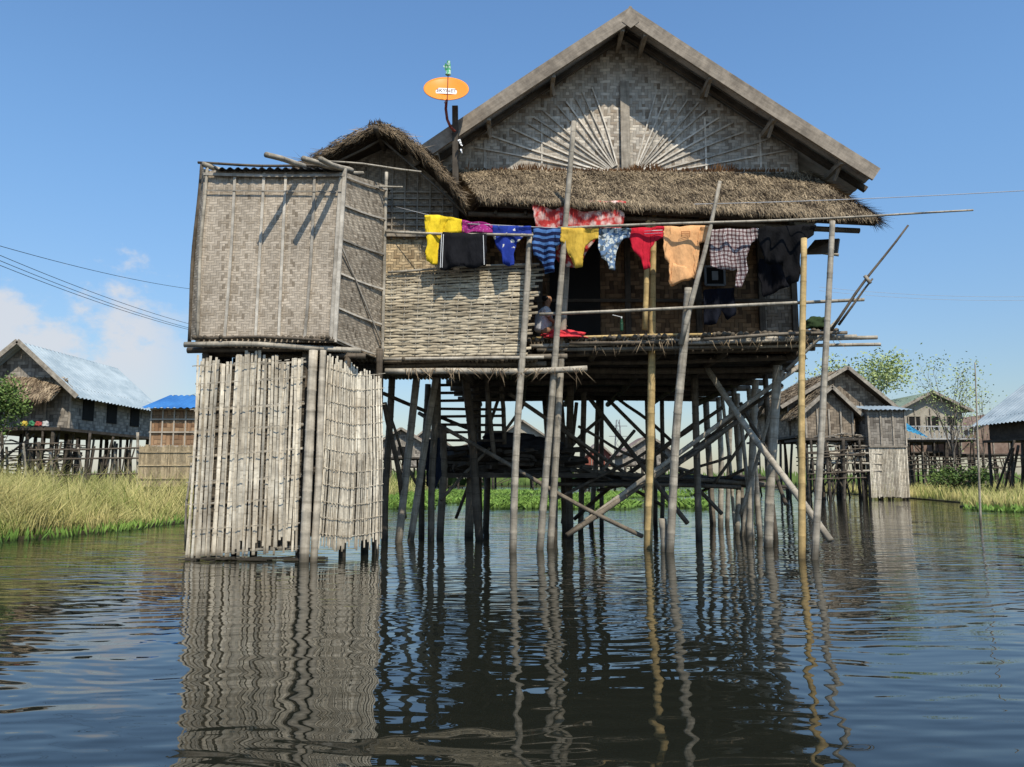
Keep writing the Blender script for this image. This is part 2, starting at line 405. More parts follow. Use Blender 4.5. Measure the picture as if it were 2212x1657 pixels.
for i in range(700):
    x=U(-.9,5.4); big_=noise.noise(Vector((x*1.3,0,0)))>.12
    m.blade(Vector((x,GY-.12,7.31)),nz((U(-.6,.6),-U(0,.6),1)),U(.04,.13)*(1.7 if big_ else .9),.025,Vector((1,0,0)))
m.make('reddish_straw',straw('reddish_straw',(.08,.035,.015),(.25,.13,.055)),awo)
for x in[-.3+.55*i for i in range(13)]:
    pole('awning_rafter',(x,13.45,6.02),(x,14.85,7.08),.03,M_bdark,H,bend=.0)
pole('awning_beam',(-.8,13.55,6.06),(6.3,13.5,5.72),.05,M_bdark,H)
# ------------------------------------------------------- deck
dk=thing('deck',(2.9,13.5,3.7),parent=H)
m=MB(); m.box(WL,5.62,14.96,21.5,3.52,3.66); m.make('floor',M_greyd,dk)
slo=MB()
for i in range(62):
    t=i/61; x=.30+t*5.2; yf=13.85-t*.9+U(-.12,.08)
    slo.tube((x+U(-.02,.02),yf,3.76+U(-.012,.012)),(x,15.0,3.78),.043,n=8,knots=False)
slo.make('deck_slats',M_wet,dk,smooth=True)
for (u0,v0,Y0,u1,v1,Y1,r,mm) in((1145,748,13.8,1850,727,12.95,.04,M_bgrey),(1150,731,13.82,1560,722,13.3,.025,M_byel),(1480,742,13.4,1895,729,12.9,.035,M_bgrey),(1300,757,13.7,1902,744,13.1,.03,M_bgrey),
      (1160,768,14.1,1760,752,13.4,.05,M_bdark),(1160,785,14.7,1740,772,14.2,.05,M_bdark),(1230,742,13.6,1700,738,13.2,.03,M_bdark),(1160,757,13.75,1640,748,13.3,.035,M_bmid),(1520,733,13.1,1830,718,12.7,.03,M_bmid)):
    pole('deck_beam',S(u0,v0,Y0),S(u1,v1,Y1),r,mm,dk)
for y in(15.2,16.2,17.4,18.6,19.8,21.2):
    pole('joist',(WL-.1,y,3.42),(5.8,y,3.42),.07,M_bdark,dk)
for x in(-.9,.3,1.5,2.7,3.9,5.2):
    pole('joist',(x,13.9,3.54 if x>0 else 3.3),(x,21.6,3.3),.07,M_bdark,dk,bend=.01)
m=MB()
for i in range(160):
    t=U(0,1); x=.3+t*5.3; y=13.85-t*.9; m.blade(Vector((x,y-.05,3.75)),nz((U(-.8,.8),U(-.3,.1),-1)),U(.08,.45)*U(.4,1.1),.012,Vector((1,0,0)))
m.make('binding_strips',M_thatchl,dk,kind='stuff')
lp=thing('lower_platform',(-1,13.6,3.3),parent=H)
sl=MB()
for i in range(46):
    x=-2.95+i*.075; sl.tube((x,13.35+U(-.08,.06),3.34+U(-.01,.01)),(x,16.0,3.34),.036,n=7,knots=False)
sl.make('platform_slats',M_wet,lp,smooth=True)
for (u0,v0,Y0,u1,v1,Y1,r,mm) in((815,782,13.4,1225,769,13.5,.045,M_bmid),(832,801,13.35,1268,797,13.4,.055,M_bgrey),(812,792,13.6,1180,786,13.6,.05,M_bmid),(825,776,13.3,1175,772,13.3,.03,M_bgrey)):
    pole('platform_beam',S(u0,v0,Y0),S(u1,v1,Y1),r,mm,lp)
m=MB()
for i in range(70):
    u=U(840,1290); p=S(u,795,13.3); m.blade(p,nz((U(-1,1),U(-.3,.1),-U(.2,1))),U(.1,.4),.014,Vector((1,0,0)))
m.make('binding_strips',M_thatchl,lp,kind='stuff')
# ------------------------------------------------------- woven fence
fe=thing('woven_fence',(-1,13.45,3.42),parent=H)
FY=13.45; bl=S(828,772,FY);br=S(1125,768,FY);tl_=S(832,590,FY);tr_=S(1163,572,FY)
m=MB(); rows=31; ns=11
for r in range(rows):
    t=(r+.5)/rows
    A=bl.lerp(tl_,t); B=br.lerp(tr_,t) ; B=B+Vector((U(-.05,.16),0,0)); A=A+Vector((U(-.04,.03),0,0))
    w=U(.035,.047); seg=ns*4; vs=[];fs=[];us=[]; ph=(r%2)*math.pi; zj=U(-.004,.004)
    zn=U(0,50)
    for i in range(seg+1):
        q=i/seg; p=A.lerp(B,q); sn=math.sin(q*ns*math.pi+ph); off=.012*sn; wz=.010*noise.noise(Vector((q*4,zn,0)))+.003*math.cos(q*ns*math.pi*2)
        for dy,dz in((-.004,-w/2),(-.010,0),(-.004,w/2),(.006,0)): vs.append(p+Vector((0,off+dy,dz+wz+zj)))
    L=(B-A).length; o=U(0,.4)
    for i in range(seg):
        for k in range(4):
            k2=(k+1)%4; fs.append([i*4+k,i*4+k2,i*4+4+k2,i*4+4+k]); l0=o+L*i/seg;l1=o+L*(i+1)/seg
            us.append([(k*.02,l0),(k*.02+.02,l0),(k*.02+.02,l1),(k*.02,l1)])
    m.add(vs,fs,us)
m.make('woven_splits',M_weft,fe,smooth=False)
for i in range(ns):
    q=(i+.5)/ns; pole('fence_stake',bl.lerp(br,q)+Vector((0,.0,-.1)),tl_.lerp(tr_,q)+Vector((0,0,.05)),.011,M_bgrey,fe,bend=0)
m=MB(); 
for i in range(46):
    a=bl.lerp(br,i/45)+Vector((0,.07,0)); b=tl_.lerp(tr_,i/45)+Vector((0,.07,-.02)); m.beam(a,b,.05,.008)
m.make('fence_backing',M_greyd,fe)
pole('fence_rail',S(838,588,FY-.05),S(1165,570,FY-.05),.022,M_bgrey,fe)
# ------------------------------------------------------- kitchen annex
K=thing('kitchen_annex',(-2.4,14.3,3.3),parent=H)
KY=13.35
prof=[S(600,392,KY),S(655,354,KY),S(735,308,KY),S(815,270,KY),S(862,288,KY),S(912,324,KY),S(965,380,KY),S(1008,434,KY)]
m=MB(); m2=MB()
for i in range(len(prof)-1):
    a=prof[i];b=prof[i+1]; D=Vector((0,3.2,0))
    m.prism([a,b,b+D,a+D],.05)
    if b.z>a.z: lo,hi=a,b
    else: lo,hi=b,a
    m2.thatch(lo,lo+Vector((0,1.6,0)),hi+Vector((0,1.6,0)),hi,900,.3,.015,.10,sp=.5)
    for j in range(950):
        q=U(0,1); p=a.lerp(b,q)+Vector((0,U(-.10,.3),U(-.12,.06)))
        dn=nz(lo-hi); rag=.4+1.8*abs(noise.noise(Vector((i*2+q*5,1,0))))*2
        m2.blade(p,nz(dn*U(.2,1.1)+Vector((U(-.2,.2),-U(0,.8),U(-1.1,.3)))),U(.08,.27)*rag,.013,Vector((0,.5,.8)))
    if i==6:
        for j in range(600):
            p=b+Vector((U(-.25,.0),U(0,2),U(-.02,.14))); m2.blade(p,nz((U(.3,1),U(-.5,.1),-U(.4,1.2))),U(.1,.32),.016,Vector((0,1,0)))
kr=m.make('thatched_roof',M_thbase,K); m2.make('straw_cover',M_thatchk,kr)
m=MB()
for j in range(90):
    p=prof[3]+Vector((U(-.2,.2),U(0,.5),0)); m.blade(p,nz((U(-.9,.9),0,1)),U(.05,.18),.02,Vector((1,0,0)))
m.make('ridge_tuft',M_thbase,kr)
pole('ridge_pole',prof[3]+Vector((0,-.12,-.12)),prof[3]+Vector((0,3,-.12)),.05,M_bdark,K)
for q0,q1 in((1,3),(3,7)): pole('roof_edge_pole',prof[q0]+Vector((0,.22,-.14)),prof[q1]+Vector((0,.22,-.2)),.022,M_bdark,K)
KW=14.15
def rzk(x):
    for a,b in zip(prof,prof[1:]):
        if a.x<=x<=b.x: return a.z+(b.z-a.z)*(x-a.x)/(b.x-a.x)-.07
    return 6.
xs=[-4.6,-3.8,-3.2,-2.43,-2.0,-1.5,-1.1]
m=MB(); m.prism([(-4.6,KW,5.9),(-1.02,KW,5.9)]+[(x,KW,rzk(x)) for x in xs[::-1]],.04); m.make('upper_wall',M_mat2,K)
m=MB(); m.prism([(-4.6,KW,3.3),(-1.32,KW,3.3),(-1.32,KW,5.9),(-4.6,KW,5.9)],.04); m.make('lower_wall',M_kit,K)
m=MB(); m.prism([(-1.34,KW+.05,3.3),(-1.34,15.1,3.3),(-1.34,15.1,7.0),(-1.34,KW+.05,6.6)],.04); m.make('return_wall',M_front,K)
m=MB()
for q in range(7): m.beam((-3.9,KW-.03,5.92+q*.13),(-1.05,KW-.03,5.90+q*.13),.03,.02)
for q in range(9): m.beam((-3.0+q*.24,KW-.05,5.75),(-3.0+q*.24,KW-.05,rzk(-3.0+q*.24)-.1),.025,.02)
m.make('wall_lattice',M_grey,K)
beamo('wall_beam',(-4.6,KW-.06,5.88),(-1.0,KW-.06,5.84),.12,.06,M_grey,K)
beamo('corner_post',S(986,600,13.9),S(983,230,13.9),.11,.08,M_greyd,K)
beamo('wall_post',(-1.32,KW-.05,3.3),(-1.32,KW-.05,5.9),.1,.08,M_greyd,K)
# ------------------------------------------------------- tall posts
P=lambda *a,**k: stake(*a,parent=H,**k)
P(1108,1192,13.5,1146,503,13.2,.068,mat=M_bgrey,name='bamboo_post',r1=.055)
P(1167,1186,13.9,1240,262,12.9,.07,mat=M_bgrey,name='bamboo_post',r1=.045)
P(1189,1172,14.2,1224,560,13.6,.065,mat=M_bgrey,name='bamboo_post')
P(1400,1184,14.1,1412,445,13.5,.082,mat=M_byel,name='yellow_bamboo_post',r1=.055)
pole('yellow_bamboo_post',S(1393,712,13.55),S(1400,470,13.5),.05,M_byel,H)
P(1447,1192,13.5,1487,622,13.1,.072,mat=M_bgrey,name='bamboo_post')
pole('bamboo_post',S(1470,745,13.1),S(1556,392,12.8),.05,M_bgrey,H,r1=.03)
P(1432,1190,13.6,1432,1120,13.6,.07,mat=M_bgrey,name='bamboo_stub')
P(1732,1208,12.5,1736,515,12.6,.062,mat=M_byel,name='yellow_bamboo_post',r1=.05)
P(1759,1212,12.35,1798,478,12.3,.06,mat=M_bgrey,name='bamboo_post',r1=.045)
pole('leaning_pole',S(1795,712,12.5),S(1962,487,12.3),.026,M_bdark,H,r1=.016)
pole('leaning_pole',S(1812,702,12.5),S(1885,602,12.4),.022,M_bdark,H,r1=.015)
pole('leaning_pole',S(1868,596,12.4),S(1880,612,12.35),.03,M_bgrey,H)
pole('leaning_pole',S(1700,800,13.2),S(1812,690,12.8),.03,M_bgrey,H)
pole('handrail',S(1165,679,13.5),S(1867,647,12.45),.028,M_bgrey,H)
pole('handrail',S(1735,548,14.8),S(1812,550,14.6),.03,M_bgrey,H)
m=MB(); m.prism([S(1735,548,14.5),S(1808,545,13.6),S(1812,515,13.6),S(1760,518,14.5)],.03); m.make('side_eave_sheet',M_roofm,H)
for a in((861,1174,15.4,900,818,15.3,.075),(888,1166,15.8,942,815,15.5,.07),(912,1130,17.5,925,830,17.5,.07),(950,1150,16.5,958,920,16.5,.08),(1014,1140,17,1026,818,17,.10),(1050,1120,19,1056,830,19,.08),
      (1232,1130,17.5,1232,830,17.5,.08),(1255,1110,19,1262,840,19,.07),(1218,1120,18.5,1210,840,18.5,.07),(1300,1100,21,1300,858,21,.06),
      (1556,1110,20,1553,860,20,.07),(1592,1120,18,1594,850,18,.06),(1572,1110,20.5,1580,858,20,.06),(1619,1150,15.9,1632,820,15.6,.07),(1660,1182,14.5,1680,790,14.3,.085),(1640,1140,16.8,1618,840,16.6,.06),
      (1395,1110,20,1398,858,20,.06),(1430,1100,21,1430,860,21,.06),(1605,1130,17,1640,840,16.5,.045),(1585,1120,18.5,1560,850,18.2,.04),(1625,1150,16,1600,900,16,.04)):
    P(*a,mat=(M_bmid if R.random()<.5 else M_bdark) if (a[2]>16.2 and a[0]<1500) else M_bgrey)  # rear stilts get darker bamboo: shade under the house put into colour
for x in(-.9,.9,2.4,3.9,5.4):
    for y in(16.0,18.5,21.2):
        if (x,y) in((2.4,16.0),(3.9,18.5),(2.4,18.5)): continue
        pole('stilt',(x+U(-.3,.3),y,-.5),(x+U(-.1,.1),y,3.4),U(.05,.09),M_bmid if R.random()<.4 else M_bdark,H)  # dark bamboo stands for the shade below the floor
for x,y in((-2.6,13.9),(-2.5,15.6),(-1.6,15.8)):
    pole('stilt',(x-.05,y,-.5),(x+.05,y,3.3),.07,M_bmid,H)
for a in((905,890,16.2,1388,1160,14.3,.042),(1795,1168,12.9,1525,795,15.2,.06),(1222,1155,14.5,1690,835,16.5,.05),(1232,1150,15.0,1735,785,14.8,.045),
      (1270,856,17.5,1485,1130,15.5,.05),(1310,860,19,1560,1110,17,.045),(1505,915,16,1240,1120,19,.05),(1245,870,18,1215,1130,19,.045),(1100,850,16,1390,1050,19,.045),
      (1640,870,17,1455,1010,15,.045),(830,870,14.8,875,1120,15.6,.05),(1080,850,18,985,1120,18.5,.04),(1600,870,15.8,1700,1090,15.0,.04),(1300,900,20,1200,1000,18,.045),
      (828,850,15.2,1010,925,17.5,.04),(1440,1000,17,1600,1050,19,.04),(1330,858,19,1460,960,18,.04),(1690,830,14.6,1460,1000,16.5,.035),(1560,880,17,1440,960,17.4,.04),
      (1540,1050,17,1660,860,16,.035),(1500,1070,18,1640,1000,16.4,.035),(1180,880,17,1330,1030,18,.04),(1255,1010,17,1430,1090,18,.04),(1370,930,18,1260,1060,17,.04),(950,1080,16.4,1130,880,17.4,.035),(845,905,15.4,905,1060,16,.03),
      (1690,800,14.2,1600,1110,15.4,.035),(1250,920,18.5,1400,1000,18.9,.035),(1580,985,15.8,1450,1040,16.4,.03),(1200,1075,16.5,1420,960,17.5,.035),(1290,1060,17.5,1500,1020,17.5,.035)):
    m_=M_bgrey if a[2]<15.4 and a[5]<15.6 else (M_bmid if R.random()<.5 else M_bdark)  # braces further back are coloured darker for the shade under the house
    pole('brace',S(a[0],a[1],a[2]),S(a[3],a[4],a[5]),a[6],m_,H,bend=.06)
m=MB()
for i in range(60):
    u=1230+i*6.2; p=S(u,1035+U(-9,9)+(u-1230)*.02,17.6+U(-.7,.7)); m.beam(p,p+Vector((U(.5,1.4),U(-.3,.3),U(-.08,.08))),U(.06,.15),.04,(0,-.4,1))
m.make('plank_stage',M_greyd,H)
pole('stage_pole',S(1180,1012,17.3),S(1670,1048,17.0),.05,M_bmid,H)
pole('stage_pole',S(930,975,17.3),S(1280,1010,17.3),.05,M_bmid,H)
pole('stage_pole',S(1200,1046,16.9),S(1600,1052,16.9),.045,M_bdark,H)
m=MB(); p0=S(935,1022,16.6); p1=S(1290,1030,16.6); m.box(p0.x,p1.x,16.6,18.4,p0.z-.10,p0.z); m.make('storage_rack',M_greyd,H)
ld=thing('stairs',(-1.2,17,1.5),parent=H)
pole('stair_rail',S(948,965,16.5),S(948,815,16.5),.045,M_bmid,ld); pole('stair_rail',S(1068,990,16.5),S(1050,815,16.5),.05,M_bmid,ld)
pole('stair_rail',S(1090,960,16.8),S(1082,820,16.8),.05,M_bmid,ld)
for i in range(8):
    v=832+i*17; beamo('tread',S(940,v,16.6),S(1090,v+U(-2,2),16.7),.12,.05,M_greyd,ld,nrm=(0,0,1))
# ================================================================ firewood etc
m=MB()
for i in range(190):
    u=U(945,1200); v=U(968,1022); p=S(u,v,17.3+U(-.5,.5)); m.beam(p,p+Vector((U(.3,.8),U(-.4,.4),U(-.1,.1))),U(.06,.18),U(.03,.09),(U(-1,1),U(-1,1),1))
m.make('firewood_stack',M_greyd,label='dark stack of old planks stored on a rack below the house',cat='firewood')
# ================================================================ OUTHOUSE
O=thing('stilt_outhouse',(-4,12.3,0),'tall grey outhouse of woven bamboo mats over a split bamboo screen','outhouse')
OY=12.3
A0=S(424,738,OY);A1=S(441,368,OY);B1=S(744,372,OY);B0=S(722,740,OY)
C0=S(822,778,13.5);C1=S(834,400,13.2)
m=MB(); m.prism([A0,B0,B1,A1],.03); ow=m.make('front_wall',M_mat1,O)
m=MB(); m.prism([B0+Vector((.03,.04,0)),C0,C1,B1+Vector((.03,.04,0))],.03); sw=m.make('side_wall',M_mat2,O)
LB0=A0+Vector((-.05,1.6,.1));LB1=A1+Vector((.05,1.6,0))
m=MB(); m.prism([LB0,A0+Vector((0,.04,0)),A1+Vector((0,.04,0)),LB1],.03); m.prism([C0,LB0,LB1,C1],.03); m.make('rear_wall',M_mat2,O)
m=MB(); m.prism([S(405,735,12.55),S(428,735,12.34),S(444,366,12.34),S(432,362,12.55)],.02); m.make('corner_mat',M_mat2,O)
pole('corner_pole',S(408,740,12.5),S(436,355,12.5),.03,M_bdark,O)
pole('corner_pole',S(425,745,12.26),S(447,362,12.26),.026,M_bgrey,O)
m=MB()
for ub,ut in((485,508),(552,571),(602,618),(658,680)):
    m.beam(S(ub,735,OY-.03),S(ut,374,OY-.03),.042,.03,curve=U(-.03,.03))
m.beam(S(715,738,OY-.03),S(737,372,OY-.03),.06,.03)
m.beam(S(440,376,OY-.055),S(745,378,OY-.055),.045,.03,curve=.02)
m.beam(S(444,411,OY-.05),S(740,414,OY-.05),.018,.012)
m.make('battens',M_batt,O)
m=MB()
for t in(.02,.2,.4,.6,.8,.97):
    a=B0.lerp(B1,t)+Vector((.02,-.03,0)); b=C0.lerp(C1,t)+Vector((.03,-.03,0)); m.beam(a,b,.03,.025,(.9,-.4,0),curve=.02)
m.beam(B0.lerp(B1,.55)+Vector((.04,-.05,0)),C0.lerp(C1,.08)+Vector((.04,-.05,0)),.022,.02,(.9,-.4,0))
m.beam(B0+Vector((.02,-.04,0)),B1+Vector((.02,-.04,.05)),.06,.05)
m.make('side_battens',M_batt,O)
pole('side_post',S(826,782,13.45),S(835,372,13.15),.03,M_bgrey,O)
m=MB(); a=S(462,366,12.2);b=S(736,366,12.2); m.corr(a+Vector((0,-.05,0)),b+Vector((.0,-.05,0)),b+Vector((.6,1.5,.2)),a+Vector((0,1.5,.2)),.13,.022)
m.make('tin_roof',M_black,O)
for a in((438,353,12.2,500,372,12.6),(575,334,11.45,664,362,12.35),(655,342,11.5,735,366,12.4),(693,345,11.55,760,368,12.6)):
    pole('roof_pole',S(*a[:3]),S(*a[3:]),.045,M_bgrey,O)
pole('roof_pole',S(428,352,12.3),S(735,358,12.25),.022,M_bdark,O); pole('roof_pole',S(700,347,12.5),S(910,372,13.0),.016,M_bgrey,O)
pole('roof_pole',S(700,372,12.3),S(785,374,12.8),.03,M_bgrey,O); pole('roof_pole',S(730,400,12.9),S(870,404,13.0),.016,M_bgrey,O)
for a in((398,743,12.2,780,758,12.35,.045,M_bgrey),(405,757,12.4,720,752,12.4,.05,M_bdark),(440,765,12.6,790,770,12.7,.05,M_bdark),(420,730,12.22,722,735,12.22,.025,M_bdark)):
    pole('floor_pole',S(*a[:3]),S(*a[3:6]),a[6],a[7],O)
m=MB()
for i in range(26):
    x=A0.x+i*.09; m.tube((x,12.2+U(-.06,.05),3.52),(x,13.6,3.5),.035,n=7,knots=False)
m.make('floor_slats',M_wet,O,smooth=True)
# lower screen: split bamboo laid edge to edge
sc=MB(); NS=40
x0,x1=-5.10,-3.36
for i in range(NS):
    q=i/(NS-1); xb=x0+(x1-x0)*q+U(-.02,.02); xt=x0+.03+(x1-x0-.06)*q+U(-.024,.024)
    zt=3.28-U(0,.14)-.06*math.sin(q*9) if R.random()<.8 else U(2.85,3.15); zb=U(.03,.34)*(.4+q) if q>.4 else U(-.02,.08)
    y=12.26-.04*math.sin(q*7)+U(-.022,.022)
    sc.beam((xb,y,zb),(xt,y+.03,zt),U(.030,.053),.016,(U(-.45,.45),-1,0),curve=U(-.035,.035))
so=sc.make('bamboo_screen',M_split,O)
tb=MB()
for z in(.06,.45,.85,1.2,1.6,2.0,2.35,2.75,3.05):
    tb.beam((x0-.02,12.335,z+U(-.03,.03)),(x1+.02,12.335,z+.12+U(-.03,.03)),.03,.012)
    for i in range(0,NS,3):
        if R.random()<.8:
            xx=x0+(x1-x0)*i/(NS-1); zz=z+.12*i/NS; tb.beam((xx-.03,12.20-.04*math.sin(i/(NS-1)*7),zz),(xx+.05,12.20-.04*math.sin(i/(NS-1)*7),zz+.01),.014,.008)
tb.make('screen_ties',M_bgrey,so,kind='stuff')
m=MB(); m.prism([(x0+.02,12.37,.1),(x1,12.37,.14),(x1,12.37,3.1),(x0+.02,12.37,3.1)],.01); m.make('gap_shade_sheet',weave('gap_shade_mat',.05,(.05,.04,.028),(.11,.09,.065),(.17,.14,.10),N=5),so)  # dark sheet added behind the splits, paints the gaps as shade
M_postl=wood('pale_post_wood',(.30,.245,.17),(.68,.60,.47),node=.7)
pole('corner_post',(-3.19,12.0,-.5),S(677,757,12.05),.078,M_postl,O,r1=.07)
pole('corner_post',(-3.06,12.05,-.5),S(698,757,12.05),.06,M_postl,O,r1=.05)
sc=MB(); NS=36
Pa=Vector((-2.98,12.25,0));Pb=Vector((-2.16,12.85,0)); nn=Vector((.6,-.8,0))
for i in range(NS):
    q=i/(NS-1)+U(-.007,.007); b=Pa.lerp(Pb,q)-Vector((.1*(1-q),0,0)); t=Pa.lerp(Pb,q*.93); y=nn*(.03*math.sin(q*6+1)+U(-.01,.01))
    zt=3.30-.3*q-abs(R.gauss(0,.08)); zb=.2+U(-.1,.14)
    mid=(b+t)/2+nn*.05
    sc.beam(b+y+Vector((0,0,zb)),mid+y+Vector((0,0,(zb+zt)/2)),U(.020,.030),.01,nn,curve=U(-.01,.01))
    sc.beam(mid+y+Vector((0,0,(zb+zt)/2-.01)),t+y+Vector((0,0,zt)),U(.020,.030),.01,nn,curve=U(-.01,.01))
so=sc.make('bamboo_screen',M_split,O)
tb=MB(); 
for k in range(11):
    z=.42+k*.26+U(-.03,.03); row=[]
    for j in range(37):
        q=j/36; row.append(Pa.lerp(Pb,q)-Vector((.07*(1-q)*(1-z/3.3),0,0))+nn*(.03*math.sin(q*6+1)+.05*math.sin(z/3.3*3.1)+.012*(-1)**(j+k))+Vector((0,0,z-.07*math.sin(q*3))))
    for a,b in zip(row,row[1:]): tb.beam(a,b,.010,.006,nn)
tb.make('screen_ties',M_split,so,kind='stuff')
m=MB(); off=nn*-.07; m.prism([Pa+off+Vector((-.03,0,.4)),Pb+off+Vector((0,0,.4)),Pb+off+Vector((-.04,0,2.85)),Pa+off+Vector((0,0,3.1))],.01); m.make('gap_shade_sheet',bpy.data.materials['gap_shade_mat'],so)  # same dark sheet, colours the side screen's gaps as shade
for x,y in((-5.02,12.45),(-3.4,12.5),(-2.3,13.2),(-4.9,13.8),(-3.5,13.8),(-4.2,12.7),(-2.75,12.7)):
    pole('stilt',(x,y,-.5),(x,y,3.5),.06,M_bdark,O)
m=MB(); m.prism([(-5.0,13.6,.25),(-2.3,13.6,.25),(-2.3,13.6,3.4),(-5.0,13.6,3.4)],.03); m.prism([(-5.04,13.6,.2),(-5.04,12.5,.2),(-5.04,12.5,3.4),(-5.04,13.6,3.4)],.03);m.make('inside_shade_screen',weave('inside_shade_mat',.05,(.03,.025,.02),(.07,.055,.04),(.11,.09,.07),N=5),O)  # dark mats added to give the inside a painted shade
m=MB(); 
for i in range(60):
    p=Vector((x0+U(-.1,1.9),12.2+U(-.15,.2),.02)); m.beam(p,p+Vector((U(.1,.5),U(-.05,.05),U(-.02,.03))),.03,.015,(0,0,1))
m.make('bottom_debris',M_bdark,O,kind='stuff')
pole('leaning_prop',S(400,1190,12.9),S(414,1000,12.6),.02,M_bgrey,O)
# ================================================================ SATELLITE DISH
dc=S(964,192,13.6)
D=thing('satellite_dish',dc,'orange oval satellite dish with white lettered label on a wooden post','satellite dish')
el=math.radians(36); nrm=Vector((.05,-math.cos(el),math.sin(el))).normalized()
ex=Vector((1,0,0)); ex=nz(ex-nrm*ex.dot(nrm)); ey=nrm.cross(ex)
if ey.z<0: ey=-ey
rx=.425; ry=.45
vs=[];fs=[];us=[];nr=10;na=48
for j in range(nr+1):
    r=j/nr
    for i in range(na):
        an=2*math.pi*i/na; vs.append(dc+ex*rx*r*math.cos(an)+ey*ry*r*math.sin(an)+nrm*(.09*(r*r-1)))
for j in range(nr):
    for i in range(na):
        i2=(i+1)%na; fs.append([j*na+i,j*na+i2,(j+1)*na+i2,(j+1)*na+i]); us.append([(0,0)]*4)
m=MB(); m.add(vs,fs,us); ko=NT('orange_enamel',.4); ko.col((.85,.27,.03)); 
ro_=m.make('reflector',ko.m,D,smooth=True); md=ro_.modifiers.new('s','SOLIDIFY'); md.thickness=.015
lc=dc-nrm*.055+ey*.03
m=MB(); 
q=[lc-ex*.22-ey*.11,lc+ex*.22-ey*.11,lc+ex*.22+ey*.11,lc-ex*.22+ey*.11]; m.prism(q,.004); lo_=m.make('label_plate',M_white,D)
cu=bpy.data.curves.new('txt','FONT'); cu.body='SKYNET'; cu.size=.115; cu.align_x='CENTER'; cu.align_y='CENTER'; cu.extrude=.001
to=bpy.data.objects.new('txt',cu); COL.objects.link(to); bpy.context.view_layer.update()
me=bpy.data.meshes.new_from_object(to.evaluated_get(bpy.context.evaluated_depsgraph_get())); bpy.data.objects.remove(to)
rot=Matrix((ex,ey,nrm)).transposed().to_4x4(); sx=.37/max(.01,max(v.co.x for v in me.vertices)-min(v.co.x for v in me.vertices))
me.transform(Matrix.Translation(lc+nrm*.004)@rot@Matrix.Diagonal((sx,1.5,1,1))); me.materials.clear(); me.materials.append(plain('label_ink',(.12,.05,.04),.5,.1))
t2=bpy.data.objects.new('label_lettering',me); COL.objects.link(t2); tag(t2,D)
redarm=plain('rusty_red_paint',(.25,.05,.03),.5,.3,12)
m=MB(); a0=dc-ey*ry*1.02; 
m.tube(a0-nrm*.04,S(966,215,13.0),.014,knots=False); m.tube(S(966,218,13.05),S(968,158,12.98),.008,knots=False); m.make('feed_arm',redarm,D,smooth=True)
m=MB(); pts=[(965,212,13.62),(963,235,13.62),(966,258,13.65),(973,274,13.7),(983,284,13.78)]
for p,q in zip(pts,pts[1:]): m.tube(S(*p),S(*q),.026,knots=False)
m.make('mounting_arm',redarm,D,smooth=True)
m=MB(); m.tube(S(968,162,12.98),S(969,132,12.95),.05,.03,knots=False,n=10,bend=.01)
for i in range(14):
    m.leaf(S(968+U(-4,4),U(140,160),12.97),nz((U(-.6,.6),U(-1,0),U(-.3,1))),.07,.06,Vector((.3,0,1)))
m.make('wrapped_receiver',cloth_mat('green_plastic_bag',(.12,.45,.2),'floral',(.6,.75,.65),22.),D)
m=MB()
for i in range(8): m.leaf(S(995+U(-3,3),U(300,325),13.75),nz((U(-.5,.5),U(-1,0),-1)),.10,.04,Vector((1,0,0)))
m.make('plastic_scrap',M_white,label='torn scrap of white plastic tied to a wooden post',cat='plastic bag')
